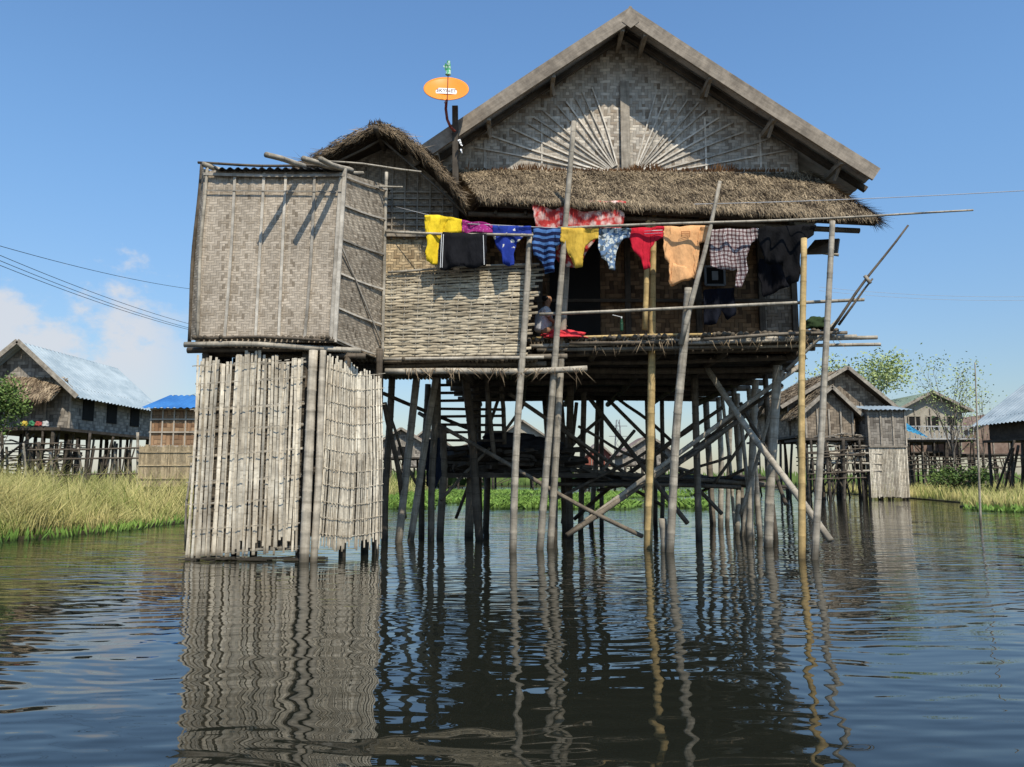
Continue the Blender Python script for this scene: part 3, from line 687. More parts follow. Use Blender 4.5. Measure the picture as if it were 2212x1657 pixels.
# ================================================================ LAUNDRY
pole('laundry_pole',S(1205,492,13.15),S(2102,455,12.4),.026,M_bgrey,label='long thin bamboo pole carrying the washing',cat='pole',r1=.016)
pole('laundry_pole',S(832,501,13.2),S(1152,508,13.05),.025,M_bgrey,label='short bamboo rail above the woven fence',cat='pole')
pole('laundry_line',S(856,447,13.8),S(1000,483,13.2),.006,M_cablel,label='thin pale line with washing tied between the posts',cat='clothes line',bend=0)
pole('laundry_line',S(1000,483,13.2),S(1210,493,13.15),.008,M_cablel,label='thin pale line with washing tied between the posts',cat='clothes line',bend=0)
def cloth(name,label,pts,Y,mat,cat='clothing',folds=8.,amp=.06,slope=0.):
    bm=bmesh.new()
    P_=[]
    n=len(pts)
    for i in range(n):
        a=pts[i];b=pts[(i+1)%n]; P_.append(a)
        L=math.hypot(a[0]-b[0],a[1]-b[1])
        if L>22:
            kx=max(1,int(L//14))
            for j in range(1,kx): P_.append((a[0]+(b[0]-a[0])*j/kx+U(-2.2,2.2),a[1]+(b[1]-a[1])*j/kx+U(-1.6,1.6)))
    P_=[S(u,v,Y) for u,v in P_]; vsb=[bm.verts.new(p) for p in P_]; bm.faces.new(vsb)
    bmesh.ops.triangulate(bm,faces=bm.faces[:])
    bmesh.ops.subdivide_edges(bm,edges=bm.edges[:],cuts=6,use_grid_fill=True)
    bmesh.ops.remove_doubles(bm,verts=bm.verts[:],dist=.001)
    zt=max(p.z for p in P_); ph=U(0,9)
    for v in bm.verts:
        d=zt-v.co.z; x=v.co.x
        w_=noise.noise(Vector((x*2.5,d*1.5,ph)))*2.5
        v.co.y+=amp*min(1,.2+d*2.2)*(math.sin(x*folds*2.2+ph+d*2.5+w_)+.5*noise.noise(Vector((x*9,d*4,ph))))+ (-.03 if d<.05 else 0)
        v.co.x+=.03*noise.noise(Vector((x*5,d*6,ph+4)))*min(1,d*5); v.co.z+=.03*noise.noise(Vector((x*8,d*5,ph+9)))*min(1,d*5)
    bmesh.ops.recalc_face_normals(bm,faces=bm.faces[:])
    me=bpy.data.meshes.new(name); bm.to_mesh(me); bm.free(); me.materials.append(mat)
    me.polygons.foreach_set('use_smooth',[True]*len(me.polygons))
    o=bpy.data.objects.new(name,me); COL.objects.link(o); md=o.modifiers.new('t','SOLIDIFY'); md.thickness=.012
    tag(o,None,label,cat,None,'washing hung out to dry'); return o
cloth('yellow_shirt','bright yellow shirt draped over the line',[(918,466),(950,466),(998,474),(1001,500),(976,503),(953,507),(946,540),(945,568),(934,572),(922,566),(921,510)],13.2,cloth_mat('yellow_cotton',(.82,.58,.03)),amp=.04)
cloth('pink_top','magenta dotted top hanging from the line',[(998,477),(1066,485),(1065,504),(1030,502),(999,503)],13.22,cloth_mat('magenta_cotton',(.34,.03,.18),'dots',(.5,.2,.38),26.))
bt=cloth('black_trousers','black sports trousers with white side stripes',[(957,502),(1052,506),(1046,535),(1049,574),(1020,580),(1003,574),(1000,548),(990,576),(952,584),(950,545)],13.12,cloth_mat('black_jersey',(.012,.012,.014)),amp=.04)
cloth('blue_shorts','navy blue shorts with small white and yellow print',[(1064,488),(1147,490),(1148,506),(1130,513),(1117,522),(1111,545),(1110,570),(1098,572),(1086,568),(1082,545),(1072,528),(1065,510)],13.13,cloth_mat('blue_print',(.022,.045,.27),'floral',(.75,.72,.6),8.,None,th=.25),amp=.04)
cloth('striped_shorts','navy and light blue striped shorts',[(1150,492),(1213,494),(1210,525),(1199,535),(1196,590),(1178,590),(1172,566),(1155,555)],13.13,cloth_mat('blue_stripes',(.01,.015,.05),'stripes',(.07,.16,.36),9.))
cloth('mustard_shirt','mustard yellow shirt hung by its hem',[(1212,493),(1293,494),(1291,516),(1276,521),(1264,530),(1259,555),(1257,577),(1243,580),(1238,560),(1229,548),(1222,530),(1210,524)],13.13,cloth_mat('mustard_cotton',(.62,.40,.06)),amp=.045)
cloth('flowered_shorts','pale blue and white flowered shorts',[(1294,493),(1363,495),(1361,513),(1347,518),(1335,532),(1331,560),(1328,585),(1314,583),(1311,566),(1299,558),(1293,535)],13.13,cloth_mat('flowered_blue',(.14,.22,.34),'floral',(.62,.65,.61),15.,(.10,.12,.13),th=.46),amp=.04)
rs=cloth('red_shorts','red sports shorts with white side stripes',[(1362,494),(1434,491),(1434,514),(1413,521),(1406,545),(1404,580),(1390,582),(1386,562),(1372,548),(1362,530)],13.13,cloth_mat('red_jersey',(.56,.02,.04)),amp=.03)
for q in(0,1):
    m=MB(); a=S(1392,499+q*6,13.06);b=S(1431,497+q*6,13.06); m.beam(a,b,.009,.004); m.make('side_stripe',M_white,rs)
for a in((954,506,951,578),(958,506,955,578),(1044,508,1046,572)):
    m=MB(); m.beam(S(a[0],a[1],13.05),S(a[2],a[3],13.05),.010,.004); m.make('side_stripe',M_white,bt)
sh=cloth('orange_shirt','faded peach orange t-shirt with small printed chest patch',[(1433,490),(1530,489),(1528,520),(1506,527),(1497,550),(1507,600),(1497,602),(1483,578),(1462,572),(1453,566),(1453,618),(1449,616),(1446,570),(1434,562)],13.12,cloth_mat('orange_cotton',(.74,.40,.18)),amp=.03)
m=MB()
for q in range(4): m.beam(S(1472,500+q*4,13.05),S(1490,500+q*4,13.05),.008,.003)
m.beam(S(1472,500,13.05),S(1472,512,13.05),.008,.003); m.beam(S(1490,500,13.05),S(1490,512,13.05),.008,.003)
m.make('chest_print',plain('brown_print',(.35,.1,.03),.8,.1),sh)
cloth('plaid_shirt','brown and white checked shirt drying on the pole',[(1532,496),(1638,495),(1637,518),(1622,526),(1613,550),(1613,590),(1602,622),(1588,618),(1593,580),(1562,586),(1536,574)],13.1,cloth_mat('plaid_cotton',(.68,.62,.58),'plaid',(.36,.28,.29),14.,(.03,.03,.05)),folds=6,amp=.04)
cloth('black_jacket','black long-sleeved jacket slung over the pole',[(1640,492),(1700,489),(1762,486),(1758,506),(1730,530),(1722,565),(1724,610),(1704,614),(1694,572),(1652,568),(1640,520)],13.0,cloth_mat('black_cotton',(.008,.008,.009)))
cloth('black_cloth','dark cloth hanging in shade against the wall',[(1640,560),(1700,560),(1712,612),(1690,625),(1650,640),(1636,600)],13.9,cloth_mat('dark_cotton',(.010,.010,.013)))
cloth('dark_trousers','dark trousers hanging beside the window',[(1520,628),(1585,622),(1588,680),(1572,692),(1560,668),(1545,700),(1522,702)],14.2,cloth_mat('navy_cotton',(.01,.012,.02)))
cloth('red_curtain','faded red and white flowered cloth hung under the awning',[(1148,436),(1352,436),(1352,466),(1340,500),(1160,500)],13.33,cloth_mat('red_flowered',(.50,.05,.045),'floral',(.72,.55,.48),7.,None,th=.42,soft=.22),'cloth',folds=4)
cloth('red_flowered_cloth','faded red flowered cloth hanging behind the shirts',[(1196,498),(1264,498),(1290,510),(1262,560),(1242,580),(1222,578),(1204,560)],13.3,cloth_mat('red_flowered_faded',(.5,.06,.05),'floral',(.70,.58,.5),9.,None,soft=.12),'cloth')
def lump(name,label,cat,c,rx,ry,rz_,mat,seed=0,n=3,amp=.35,group=None):
    bm=bmesh.new(); bmesh.ops.create_icosphere(bm,subdivisions=4,radius=1)
    for v in bm.verts:
        d=1+amp*noise.noise(v.co*1.6+Vector((seed,0,0)))+amp*.5*noise.noise(v.co*4.+Vector((0,seed,0)))
        v.co=Vector((v.co.x*rx*d,v.co.y*ry*d,max(v.co.z,-.35)*rz_*d))+c
    me=bpy.data.meshes.new(name); bm.to_mesh(me); bm.free(); me.materials.append(mat); me.polygons.foreach_set('use_smooth',[True]*len(me.polygons))
    o=bpy.data.objects.new(name,me); COL.objects.link(o); tag(o,None,label,cat,None,group); return o
lump('red_cloth','crumpled red cloth lying on the deck edge','cloth',S(1218,726,13.72),.42,.16,.10,cloth_mat('red_towel',(.60,.05,.06)),3,amp=.5)
lump('green_bag','dark green bag lying at the corner of the deck','bag',S(1765,703,13.1),.24,.15,.15,cloth_mat('olive_canvas',(.03,.05,.02)),6)
lump('dark_sack','dark bundled sack resting on the plank rack','sack',S(1100,958,17.2),.7,.4,.26,cloth_mat('dark_sacking',(.03,.03,.032)),9)
lump('dark_sack','dark bundled sack resting on the plank rack','sack',S(1165,968,17.0),.5,.4,.22,bpy.data.materials['dark_sacking'],19)
bo=thing('bottle',S(1343,712,13.5),'small green bottle standing on the deck','bottle')
m=MB(); b0=S(1343,716,13.5); m.tube(b0,b0+Vector((0,0,.16)),.03,knots=False,n=12); m.tube(b0+Vector((0,0,.16)),b0+Vector((0,0,.24)),.028,.012,knots=False,n=12); m.make('bottle_body',plain('green_glass',(.02,.06,.03),.2,.1),bo,smooth=True)
m=MB(); m.tube(b0+Vector((0,0,.24)),b0+Vector((0,0,.27)),.014,knots=False,n=10); m.tube(b0+Vector((0,0,.26)),b0+Vector((-.16,0,.3)),.006,knots=False); m.make('bottle_cap',M_white,bo)
cloth('dark_blanket','dark blue cloth hanging between the stilts',[(920,950),(950,945),(952,1030),(940,1060),(922,1050)],16.,cloth_mat('dark_blue_cloth',(.02,.025,.04)),'cloth')
# ================================================================ PERSON
def skin(name,verts,edges,rad,mat,parent,sub=2,root=0):
    me=bpy.data.meshes.new(name); me.from_pydata([tuple(v) for v in verts],edges,[]); o=bpy.data.objects.new(name,me); COL.objects.link(o)
    md=o.modifiers.new('Skin','SKIN'); md.use_smooth_shade=True
    for i,r in enumerate(rad): 
        sv=me.skin_vertices[0].data[i]; sv.radius=(r,r) if not isinstance(r,tuple) else r; sv.use_root=(i==root)
    s=o.modifiers.new('Sub','SUBSURF'); s.levels=sub; s.render_levels=sub; me.materials.append(mat); tag(o,parent); return o
pb=Vector((.56,14.15,3.86))
PE=thing('person',pb,'person in a white shirt sitting hunched on the deck','person')
M_skin=plain('brown_skin',(.30,.16,.09),.6,.1); M_hair=plain('black_hair',(.012,.01,.009),.6,.2,20)
V=lambda x,y,z: pb+Vector((x,y,z))
vv=[V(0,0,.12),V(.02,-.01,.3),V(.05,-.02,.46),V(.08,-.03,.55),V(.10,-.03,.62),V(.12,-.04,.72),V(.12,-.04,.80)]
ra=[.14,.12,.13,.06,.055,.085,.07]; ee=[(i,i+1) for i in range(6)]
for s in(-1,1):
    o=len(vv); vv+= [V(.06,.02+s*.17,.50),V(.16,s*.20,.30),V(.34,s*.12,.24),V(.40,s*.10,.23)]; ra+= [.05,.042,.03,.025]; ee+= [(2,o),(o,o+1),(o+1,o+2),(o+2,o+3)]
    h=o+3
    for k in range(5):
        q=len(vv); a=(-.03+.015*k); vv+= [V(.43,s*.10+a,.225-.004*abs(k-2)),V(.465+.006*(2-abs(k-2)),s*.10+a*1.3,.20)]; ra+=[.009,.007]; ee+=[(h,q),(q,q+1)]
    o=len(vv); vv+= [V(.05,s*.1,.1),V(.38,s*.22,.16),V(.30,s*-.05+s*.1,.05),V(.42,s*.06,.03)]; ra+= [.09,.065,.045,.03]; ee+= [(0,o),(o,o+1),(o+1,o+2),(o+2,o+3)]
bd=skin('body',vv,ee,ra,M_skin,PE,1)
skin('shirt',[V(0,0,.08),V(.01,-.01,.2),V(.03,-.02,.36),V(.06,-.02,.5),V(.07,-.02,.55),V(.06,.19,.5),V(.14,.22,.36),V(.06,-.23,.5),V(.14,-.24,.36)],[(0,1),(1,2),(2,3),(3,4),(3,5),(5,6),(3,7),(7,8)],[.18,.17,.17,.14,.07,.075,.065,.075,.065],cloth_mat('white_shirt',(.55,.55,.57)),PE)
skin('hair',[V(.09,-.04,.79),V(.07,-.04,.74),V(.07,-.04,.68)],[(0,1),(1,2)],[.085,.09,.06],M_hair,PE)
# ================================================================ BACKGROUND HOUSES
def hut(name,label,x0,x1,y0,y1,fl,ea,ri,wallm,roofm,ov=.5,thatch=False,wins=(),stl=M_greyd,ns=(4,3),kx=None,sidewins=(),r=.08,wl=.3,gr='village houses on stilts',deck=1.2,clutter=0):
    xm=(x0+x1)/2 if kx is None else kx
    h=thing(name,(xm,y0,0),label,'house',group=gr)
    m=MB(); m.prism([(x0,y0,fl),(x1,y0,fl),(x1,y0,ea),(xm,y0,ri-.1),(x0,y0,ea)],.06)
    m.prism([(x1,y0+.07,fl),(x1,y1,fl),(x1,y1,ea),(x1,y0+.07,ea)],.06); m.prism([(x0,y1,fl),(x0,y0+.07,fl),(x0,y0+.07,ea),(x0,y1,ea)],.06)
    m.prism([(x1,y1+.07,fl),(x0,y1+.07,fl),(x0,y1+.07,ea),(xm,y1+.07,ri-.1),(x1,y1+.07,ea)],.06)
    m.make('wall',wallm,h)
    m=MB(); sl=(ri-ea)/(xm-x0); sr=(ri-ea)/(x1-xm)
    L=(x0-ov,ea-sl*ov);Rr=(x1+ov,ea-sr*ov)
    qa=[(L[0],y0-ov,L[1]),(L[0],y1+ov,L[1]),(xm,y1+ov,ri),(xm,y0-ov,ri)]; qb=[(Rr[0],y1+ov,Rr[1]),(Rr[0],y0-ov,Rr[1]),(xm,y0-ov,ri),(xm,y1+ov,ri)]
    if thatch:
        m.prism([qa[3],qa[2],qa[1],qa[0]],.1); m.prism([qb[3],qb[2],qb[1],qb[0]],.1); 
        rf=m.make('roof',M_thbase,h); m=MB(); m.thatch(*qa,1600,.5,.06,.1,edge=300); m.thatch(*qb,1600,.5,.06,.1,edge=300); m.make('straw_cover',roofm,rf)
    else:
        m.corr(*qa,wl,.04); m.corr(*qb,wl,.04); rf=m.make('roof',roofm,h)
    for xe,ze in(L,Rr): beamo('barge_board',(xm,y0-ov-.03,ri+.02),(xe,y0-ov-.03,ze+.02),.2,.05,M_grey,rf)
    m=MB(); m.box(x0-.3,x1+.3,y0-deck,y1+.2,fl-.16,fl-.03); m.make('platform',M_greyd,h)
    for w in wins:
        m=MB(); m.box(w[0]-w[2]/2,w[0]+w[2]/2,y0-.05,y0-.02,w[1]-w[3]/2,w[1]+w[3]/2); m.make('window',M_dark,h)
        m=MB(); 
        for dx in(-1,1): m.beam((w[0]+dx*w[2]/2,y0-.07,w[1]-w[3]/2),(w[0]+dx*w[2]/2,y0-.07,w[1]+w[3]/2),.08,.04)
        m.beam((w[0]-w[2]/2,y0-.075,w[1]+w[3]/2),(w[0]+w[2]/2,y0-.075,w[1]+w[3]/2),.08,.04); m.make('window_frame',M_grey,h)
    for w in sidewins:
        m=MB(); xx=x1+.02; m.prism([(xx+.02,w[0]-.45,w[1]-.5),(xx+.02,w[0]+.45,w[1]-.5),(xx+.02,w[0]+.45,w[1]+.5),(xx+.02,w[0]-.45,w[1]+.5)],.03); m.make('window',M_dark,h)
    for i in range(ns[0]):
        for j in range(ns[1]):
            x=x0+(x1-x0)*i/(ns[0]-1); y=y0-deck*.9+(y1-y0+deck*.9)*j/(ns[1]-1)
            pole('stilt',(x+U(-.2,.2),y,-.4),(x+U(-.1,.1),y,fl-.1),r*U(.8,1.2),stl,h)
    for i in range(5):
        a=U(x0,x1);b=U(x0,x1); pole('brace',(a,y0-.9*deck,.4),(b,y0-.8*deck,fl-.3),.045,M_greyd if i%2 else M_bdark,h)
    for i in range(5):
        x=x0+(x1-x0)*i/4; beamo('wall_batten',(x,y0-.05,fl),(x,y0-.05,ea),.09,.05,M_grey,h)
    for i in range(clutter):
        a=U(x0-.4,x1+.3); yy=y0-deck*U(.5,1.1) if R.random()<.6 else U(y0,y1)
        pole('prop',(a,yy,-.3),(a+U(-.5,.5),yy,U(fl*.5,fl+.1)),U(.03,.06),M_greyd if R.random()<.6 else M_bmid,h)
    if clutter:
        for i in range(5):
            z=U(.8,fl-.2); pole('railing_pole',(x0-.3,y0-deck-.05,z),(x1+.3,y0-deck-.05,z+U(-.3,.3)),.035,M_bdark,h)
    return h
h1=hut('stilt_house','old stilt house with pale blue metal roof and woven walls',-24.,-19.6,34,41.5,3.4,5.25,7.2,M_far,M_roofb,ov=.6,sidewins=((35.4,4.35),(37.5,4.35),(39.8,4.35)),ns=(5,4),wins=((-22.9,4.5,.8,1.0),),clutter=34)
m=MB(); m.thatch((-22.5,32.8,4.6),(-19.8,32.8,4.6),(-19.8,34,5.6),(-22.5,34,5.6),1500,.4,.05,.1,edge=400); m.prism([(-22.5,32.8,4.55),(-19.8,32.8,4.55),(-19.8,34,5.55),(-22.5,34,5.55)],.06); m.make('thatched_awning',M_thatchl,h1)
for i in range(16): pole('prop',(-19.7+U(-.3,.3),33.+i*.5,-.1),(-19.6+U(-.2,.4),33.2+i*.5,U(2.2,3.3)),U(.035,.07),M_greyd if i%3 else M_bmid,h1)
m=MB()
for i in range(70): x=-24+U(0,4.6); z=U(1.2,2.9); m.beam((x,33.4+U(0,1),z),(x+U(.4,1.4),33.4+U(0,1),z+U(-.2,.2)),U(.05,.2),.04,(0,0,1))
m.make('stored_timber',M_greyd,h1)
cols=[(.5,.38,.06),(.05,.2,.09),(.32,.06,.05),(.4,.4,.37)]
for i in range(4):
    c=cols[i%4]; lump('plastic_sack','small coloured sack piled on the house platform','sack',Vector((-20.9+i*.30,32.9,3.48)),.14,.14,.16,plain('sack_colour',c,.7,.2),i,group='sacks on the platform')
b=thing('small_house',(-13,30,0),'brown panelled hut with bright blue roof behind a bamboo fence','house',group='village houses on stilts')
m=MB(); m.box(-14.1,-12.3,30,33,2.4,3.95); m.make('wall',M_fartan,b)
m=MB(); m.corr((-14.35,29.6,3.92),(-12.1,29.6,3.92),(-12.1,31.5,4.6),(-14.1,31.5,4.6),.25,.03); m.corr((-12.1,33.4,3.92),(-14.3,33.4,3.92),(-14.1,31.5,4.6),(-12.1,31.5,4.6),.25,.03); m.make('roof',M_roofblue,b)
m=MB()
for i in range(5): m.beam((-14.1+i*.45,29.97,2.4),(-14.1+i*.45,29.97,3.95),.05,.04)
for z in(2.45,3.0,3.5,3.9): m.beam((-14.15,29.96,z),(-12.3,29.96,z),.06,.04)
m.make('panel_frames',plain('pale_frame',(.42,.36,.28),.8,.2),b)
m=MB()
for i in range(46): x=-14.2+i*.045; m.beam((x,29.4,.9),(x,29.4,2.45+U(-.05,.05)),.035,.02)
for z in(1.2,1.7,2.2): m.beam((-14.2,29.37,z),(-12.2,29.37,z),.04,.03)
m.make('bamboo_fence',wood('fence_tan',(.3,.22,.12),(.6,.48,.3),wet=False),b)
for x in(-14.1,-13.2,-12.3): pole('stilt',(x,29.8,-.2),(x,29.8,2.5),.07,M_bdark,b)
pw=thing('plank_walkway',(-15.5,30,0),'rickety bamboo walkway between the huts over the grass','walkway')
for i in range(14): pole('walkway_post',(-19.+i*.37,30+U(-.3,.8),.2),(-19.+i*.37+U(-.25,.25),30,U(1.6,3.)),U(.03,.055),M_greyd if i%3 else M_bgrey,pw)
for z in(1.3,1.9,2.3): pole('walkway_rail',(-18.8,29.9,z),(-13.9,29.9,z+.1),.035,M_bdark,pw)
h2=hut('stilt_house','brown woven stilt house with thatched gable roof by the water',16.2,21.9,45,52,3.6,5.6,7.6,M_farbr,M_thatchl,ov=.6,thatch=True,ns=(6,4),kx=19.6,stl=M_bdark,deck=1.8,wins=((20.6,4.8,.8,.9),),clutter=22)
h3=hut('small_house','low woven lean-to hut with dark thatched gable',16.3,18.9,42.6,45,3.4,5.0,6.2,M_farbr,M_thatch,ov=.4,thatch=True,ns=(4,2),kx=17.7,deck=.6,clutter=10)
m=MB(); m.prism([(19.9,43.,3.5),(20.9,43.,3.5),(20.9,43.,5.0),(19.9,43.,5.0)],.05); m.make('tan_panel',M_kit,h2)
m=MB()
for i in range(34): x=17.0+i*.1; m.beam((x,42.2,2.1),(x+U(-.15,.15),42.2,U(2.7,3.05)),.05,.03)
m.make('porch_fence',M_split,h2)
m=MB()
for i in range(60): x=16.5+U(0,4); z=U(2.6,3.6); m.beam((x,42.+U(0,.8),z),(x+U(.3,1.2),42.+U(0,.8),z+U(-.15,.15)),U(.04,.12),.04,(0,0,1))
m.make('porch_clutter',M_grey,h2)
for v in(978,1000,1015): pole('porch_beam',S(1750,v,42.3),S(1905,v+2,42),.06,M_bgrey,h2)
oh=thing('stilt_outhouse',(21,42,0),'grey woven outhouse over the water with tin roof','outhouse')
a=S(1884,1078,42);b_=S(1953,884,42)
m=MB(); m.box(a.x,b_.x,42,43.6,2.9,b_.z); m.make('wall',M_far,oh)
m=MB(); 
for i in range(26): x=a.x+(b_.x-a.x)*(i/25); m.beam((x,42.0,.1+U(0,.1)),(x,42.0,2.85),.06,.02)
for i in range(20): m.beam((b_.x+.02,42.05+i*.08,.1),(b_.x+.02,42.05+i*.08,2.85),.06,.02,(1,0,0))
m.make('bamboo_screen',M_split,oh)
m=MB(); m.corr((a.x-.2,41.7,b_.z-.05),(b_.x+.3,41.7,b_.z-.05),(b_.x+.3,44,b_.z+.35),(a.x-.2,44,b_.z+.35),.25,.03); m.make('tin_roof',M_roofb,oh)
m=MB()
for i in range(4): x=a.x+(b_.x-a.x)*i/3; m.beam((x,41.96,2.9),(x,41.96,b_.z),.08,.04)
m.beam((a.x,41.95,2.9),(b_.x,41.95,2.9),.1,.06); m.make('battens',M_grey,oh)
for x in(a.x,b_.x): pole('stilt',(x,42.2,-.4),(x,42.2,3),.08,M_bdark,oh)
h4=hut('stilt_house','cream boarded house with dull green roof and pale railing',29.3,34.0,58,64,4.0,6.4,7.6,M_cream,M_roofg,ov=.6,ns=(6,3),wins=((30.4,5.3,.9,1.0),(31.8,5.3,.9,1.0),(33.2,5.3,.9,1.0)),clutter=16)
m=MB()
for i in range(28): m.beam((29.1+i*.18,56.7,4.0),(29.1+i*.18+(.15 if i%2 else -.15),56.7,4.9),.04,.03)
m.beam((29.,56.7,4.95),(34.2,56.7,4.95),.07,.05); m.beam((29.,56.7,4.02),(34.2,56.7,4.02),.07,.05); m.make('railing',plain('faded_white_paint',(.45,.45,.43),.7,.15),h4)
m=MB(); m.corr((27.4,54,4.6),(29.2,54,4.0),(28.4,58,6.2),(26.4,58,7.0),.3,.04); m.make('blue_lean_to_roof',metalroof('teal_roof',(.03,.22,.36),(.08,.30,.44)),h4)
h5=hut('stilt_house','dark timber stilt house with blue-grey corrugated roof',25.2,31,34,40.5,3.2,4.4,6.6,M_greyd,M_roofb,ov=.6,ns=(6,4),deck=1.5,clutter=20)
for i in range(18): pole('prop',(24.0+i*.16,36+U(-.4,4),-.2),(24.0+i*.16+U(-.5,.5),37,U(2.,3.2)),U(.04,.07),M_greyd,h5)
h6=hut('stilt_house','reddish wooden house partly hidden among stilts',33,40,70,78,3.5,6.,7.6,M_roofbr,M_roofg,ov=.5,ns=(6,3),clutter=10)
h7=hut('small_house','low dark hut half hidden by trees',38.5,44,66,72,3.2,5.2,6.6,M_roofbr,M_roofbr,ov=.5,ns=(6,3),clutter=10)
for (u,Y,w,fl,ea,ri,wm,rm,lb) in((868,70,4.5,3.0,4.2,5.6,M_far,M_roofbr,'distant grey house with a rusty brown roof'),(925,95,5,2.5,5.2,7.2,M_far,M_roofg,'distant tall house with greyish roof'),
      (1128,85,6.5,2.8,5.2,7.4,M_cream,M_roofm,'distant pale house with dark gabled roof'),(1292,95,3.4,2.6,3.8,5.4,M_red,M_roofbr,'distant house with red walls and brown roof'),
      (1400,75,5,2.4,3.6,5.2,M_far,M_roofbr,'distant low house with brown roof'),(1010,100,6,2.4,4.0,5.4,M_cream,M_roofb,'distant low house with pale roof')):
    x=(u-CX)/F*Y
    hut('stilt_house',lb,x-w/2,x+w/2,Y,Y+6,fl,ea,ri,wm,rm,ns=(4,2),wins=((x,(fl+ea)/2,.8,.8),),r=.12)
py=thing('lattice_pylon',((1335-CX)/F*150,150,0),'thin grey steel lattice power pylon','pylon')
m=MB(); px=(1335-CX)/F*150; Hh=12.2
for i in range(8):
    z0=i*Hh/8;z1=(i+1)*Hh/8;w0=1.1*(1-z0/Hh*.75);w1=1.1*(1-z1/Hh*.75)
    for sx_ in(-1,1):
        for sy in(-1,1): m.beam((px+sx_*w0,150+sy*w0,z0),(px+sx_*w1,150+sy*w1,z1),.12,.12)
        m.beam((px+sx_*w0,149,z0),(px-sx_*w1,149,z1),.08,.08)
m.make('tower_frame',plain('steel',(.2,.2,.21),.6,.1),py)
m=MB()
for z in(9.,11.): m.beam((px-1.8,150,z),(px+1.8,150,z),.12,.12)
m.make('cross_arm',plain('steel2',(.2,.2,.21),.6,.1),py)
def cable(a,b,sag,r,mat,label):
    m=MB(); prev=None
    for i in range(17):
        t=i/16; p=a.lerp(b,t)+Vector((0,0,-sag*4*t*(1-t)))
        if prev: m.tube(prev,p,r,n=5,knots=False)
        prev=p
    m.make('power_line',mat,label=label,cat='cable',group='overhead wires')
for (v0,v1,ub) in((528,624,410),(540,700,410),(552,709,410),(563,713,412)):
    cable(S(-60,v0-14,20),S(ub,v1,34),.15,.009,M_cable,'black overhead wire crossing the sky')
cable(S(300,880,40),S(640,760,60),.5,.010,M_cable,'black overhead wire crossing the sky')
cable(S(1500,441,13),S(2260,409,12.0),.03,.007,M_cablel,'pale wire running from the house')
for v in(626,634): cable(S(1770,v-6,60),S(2260,v+14,55),.3,.012,M_cablel,'thin pale wire in the distance')
stakep=pole('marker_pole',S(2117,1132,21.7)-Vector((0,0,.5)),S(2106,783,21.7),.035,M_bgrey,label='thin bare stick pole standing in the water',cat='pole',r1=.015)
# ================================================================ TREES
def tree(name,label,base,h,crown_c,crown_r,nleaf,mat,lsz=.2,limbs=12,cat='tree',tr=.14):
    T=thing(name,base,label,cat); m=MB(); base=Vector(base); cc=Vector(crown_c)
    m.tube(base-Vector((0,0,.3)),base.lerp(cc,.7),tr,tr*.6,n=8,knots=False,bend=.15)
    ends=[]
    for i in range(limbs):
        d=Vector((R.gauss(0,1),R.gauss(0,1),R.gauss(.25,.7))).normalized(); e=cc+Vector((d.x*crown_r[0],d.y*crown_r[1],d.z*crown_r[2]))*U(.6,1.)
        s_=base.lerp(cc,U(.35,.75)); mid=s_.lerp(e,.5)+Vector((U(-.2,.2),U(-.2,.2),.15)); m.tube(s_,mid,tr*.45,tr*.28,n=6,knots=False); m.tube(mid,e,tr*.28,tr*.08,n=5,knots=False)
        ends+=[e,mid.lerp(e,.5)]
        for k in range(4):
            e2=e+Vector((U(-1,1)*crown_r[0],U(-1,1)*crown_r[1],U(-.5,1)*crown_r[2]))*.35; m.tube(mid.lerp(e,U(.3,1)),e2,tr*.12,tr*.04,n=4,knots=False); ends.append(e2)
    m.make('trunk',M_twig,T,smooth=True); m=MB(); cr=sum(crown_r)/3*.23
    for i in range(nleaf):
        e=R.choice(ends); p=e+Vector((R.gauss(0,cr),R.gauss(0,cr),R.gauss(0,cr*.8))); d=nz((U(-1,1),U(-1,1),U(-.8,.6))); m.leaf(p,d,lsz*U(.6,1.3),lsz*.6,nz(d.cross(Vector((U(-1,1),U(-1,1),U(-1,1))))))
    m.make('crown',mat,T)
tree('leafy_tree','light green leafy tree behind the houses',(28.5,62,0),10,(28.5,62,9.2),(3.6,2.5,1.8),3400,M_leafl,.24,16,tr=.11)
tree('leafy_tree','sparse spindly tree with thin young leaves',(30.2,53,0),9,(30.3,53,6.9),(2.1,2,2.8),1000,M_leafl,.17,16,tr=.08)
tree('bare_tree','nearly bare spindly tree among the huts',(34.2,56,0),9,(34.3,56,5.4),(1.7,1.4,2.4),260,M_leafl,.15,10,tr=.06)
tree('leafy_bush','dense green bush beside the old house',(-20.9,31,0),5,(-20.75,31,4.15),(.7,.9,1.0),3600,M_leafd,.13,14,cat='bush',tr=.05)
tree('leafy_bush','low dark shrub on the grassy bank',(26.5,46,0),2,(26.5,46,1.1),(1.5,1.3,.8),2200,M_leafd,.16,12,cat='bush')
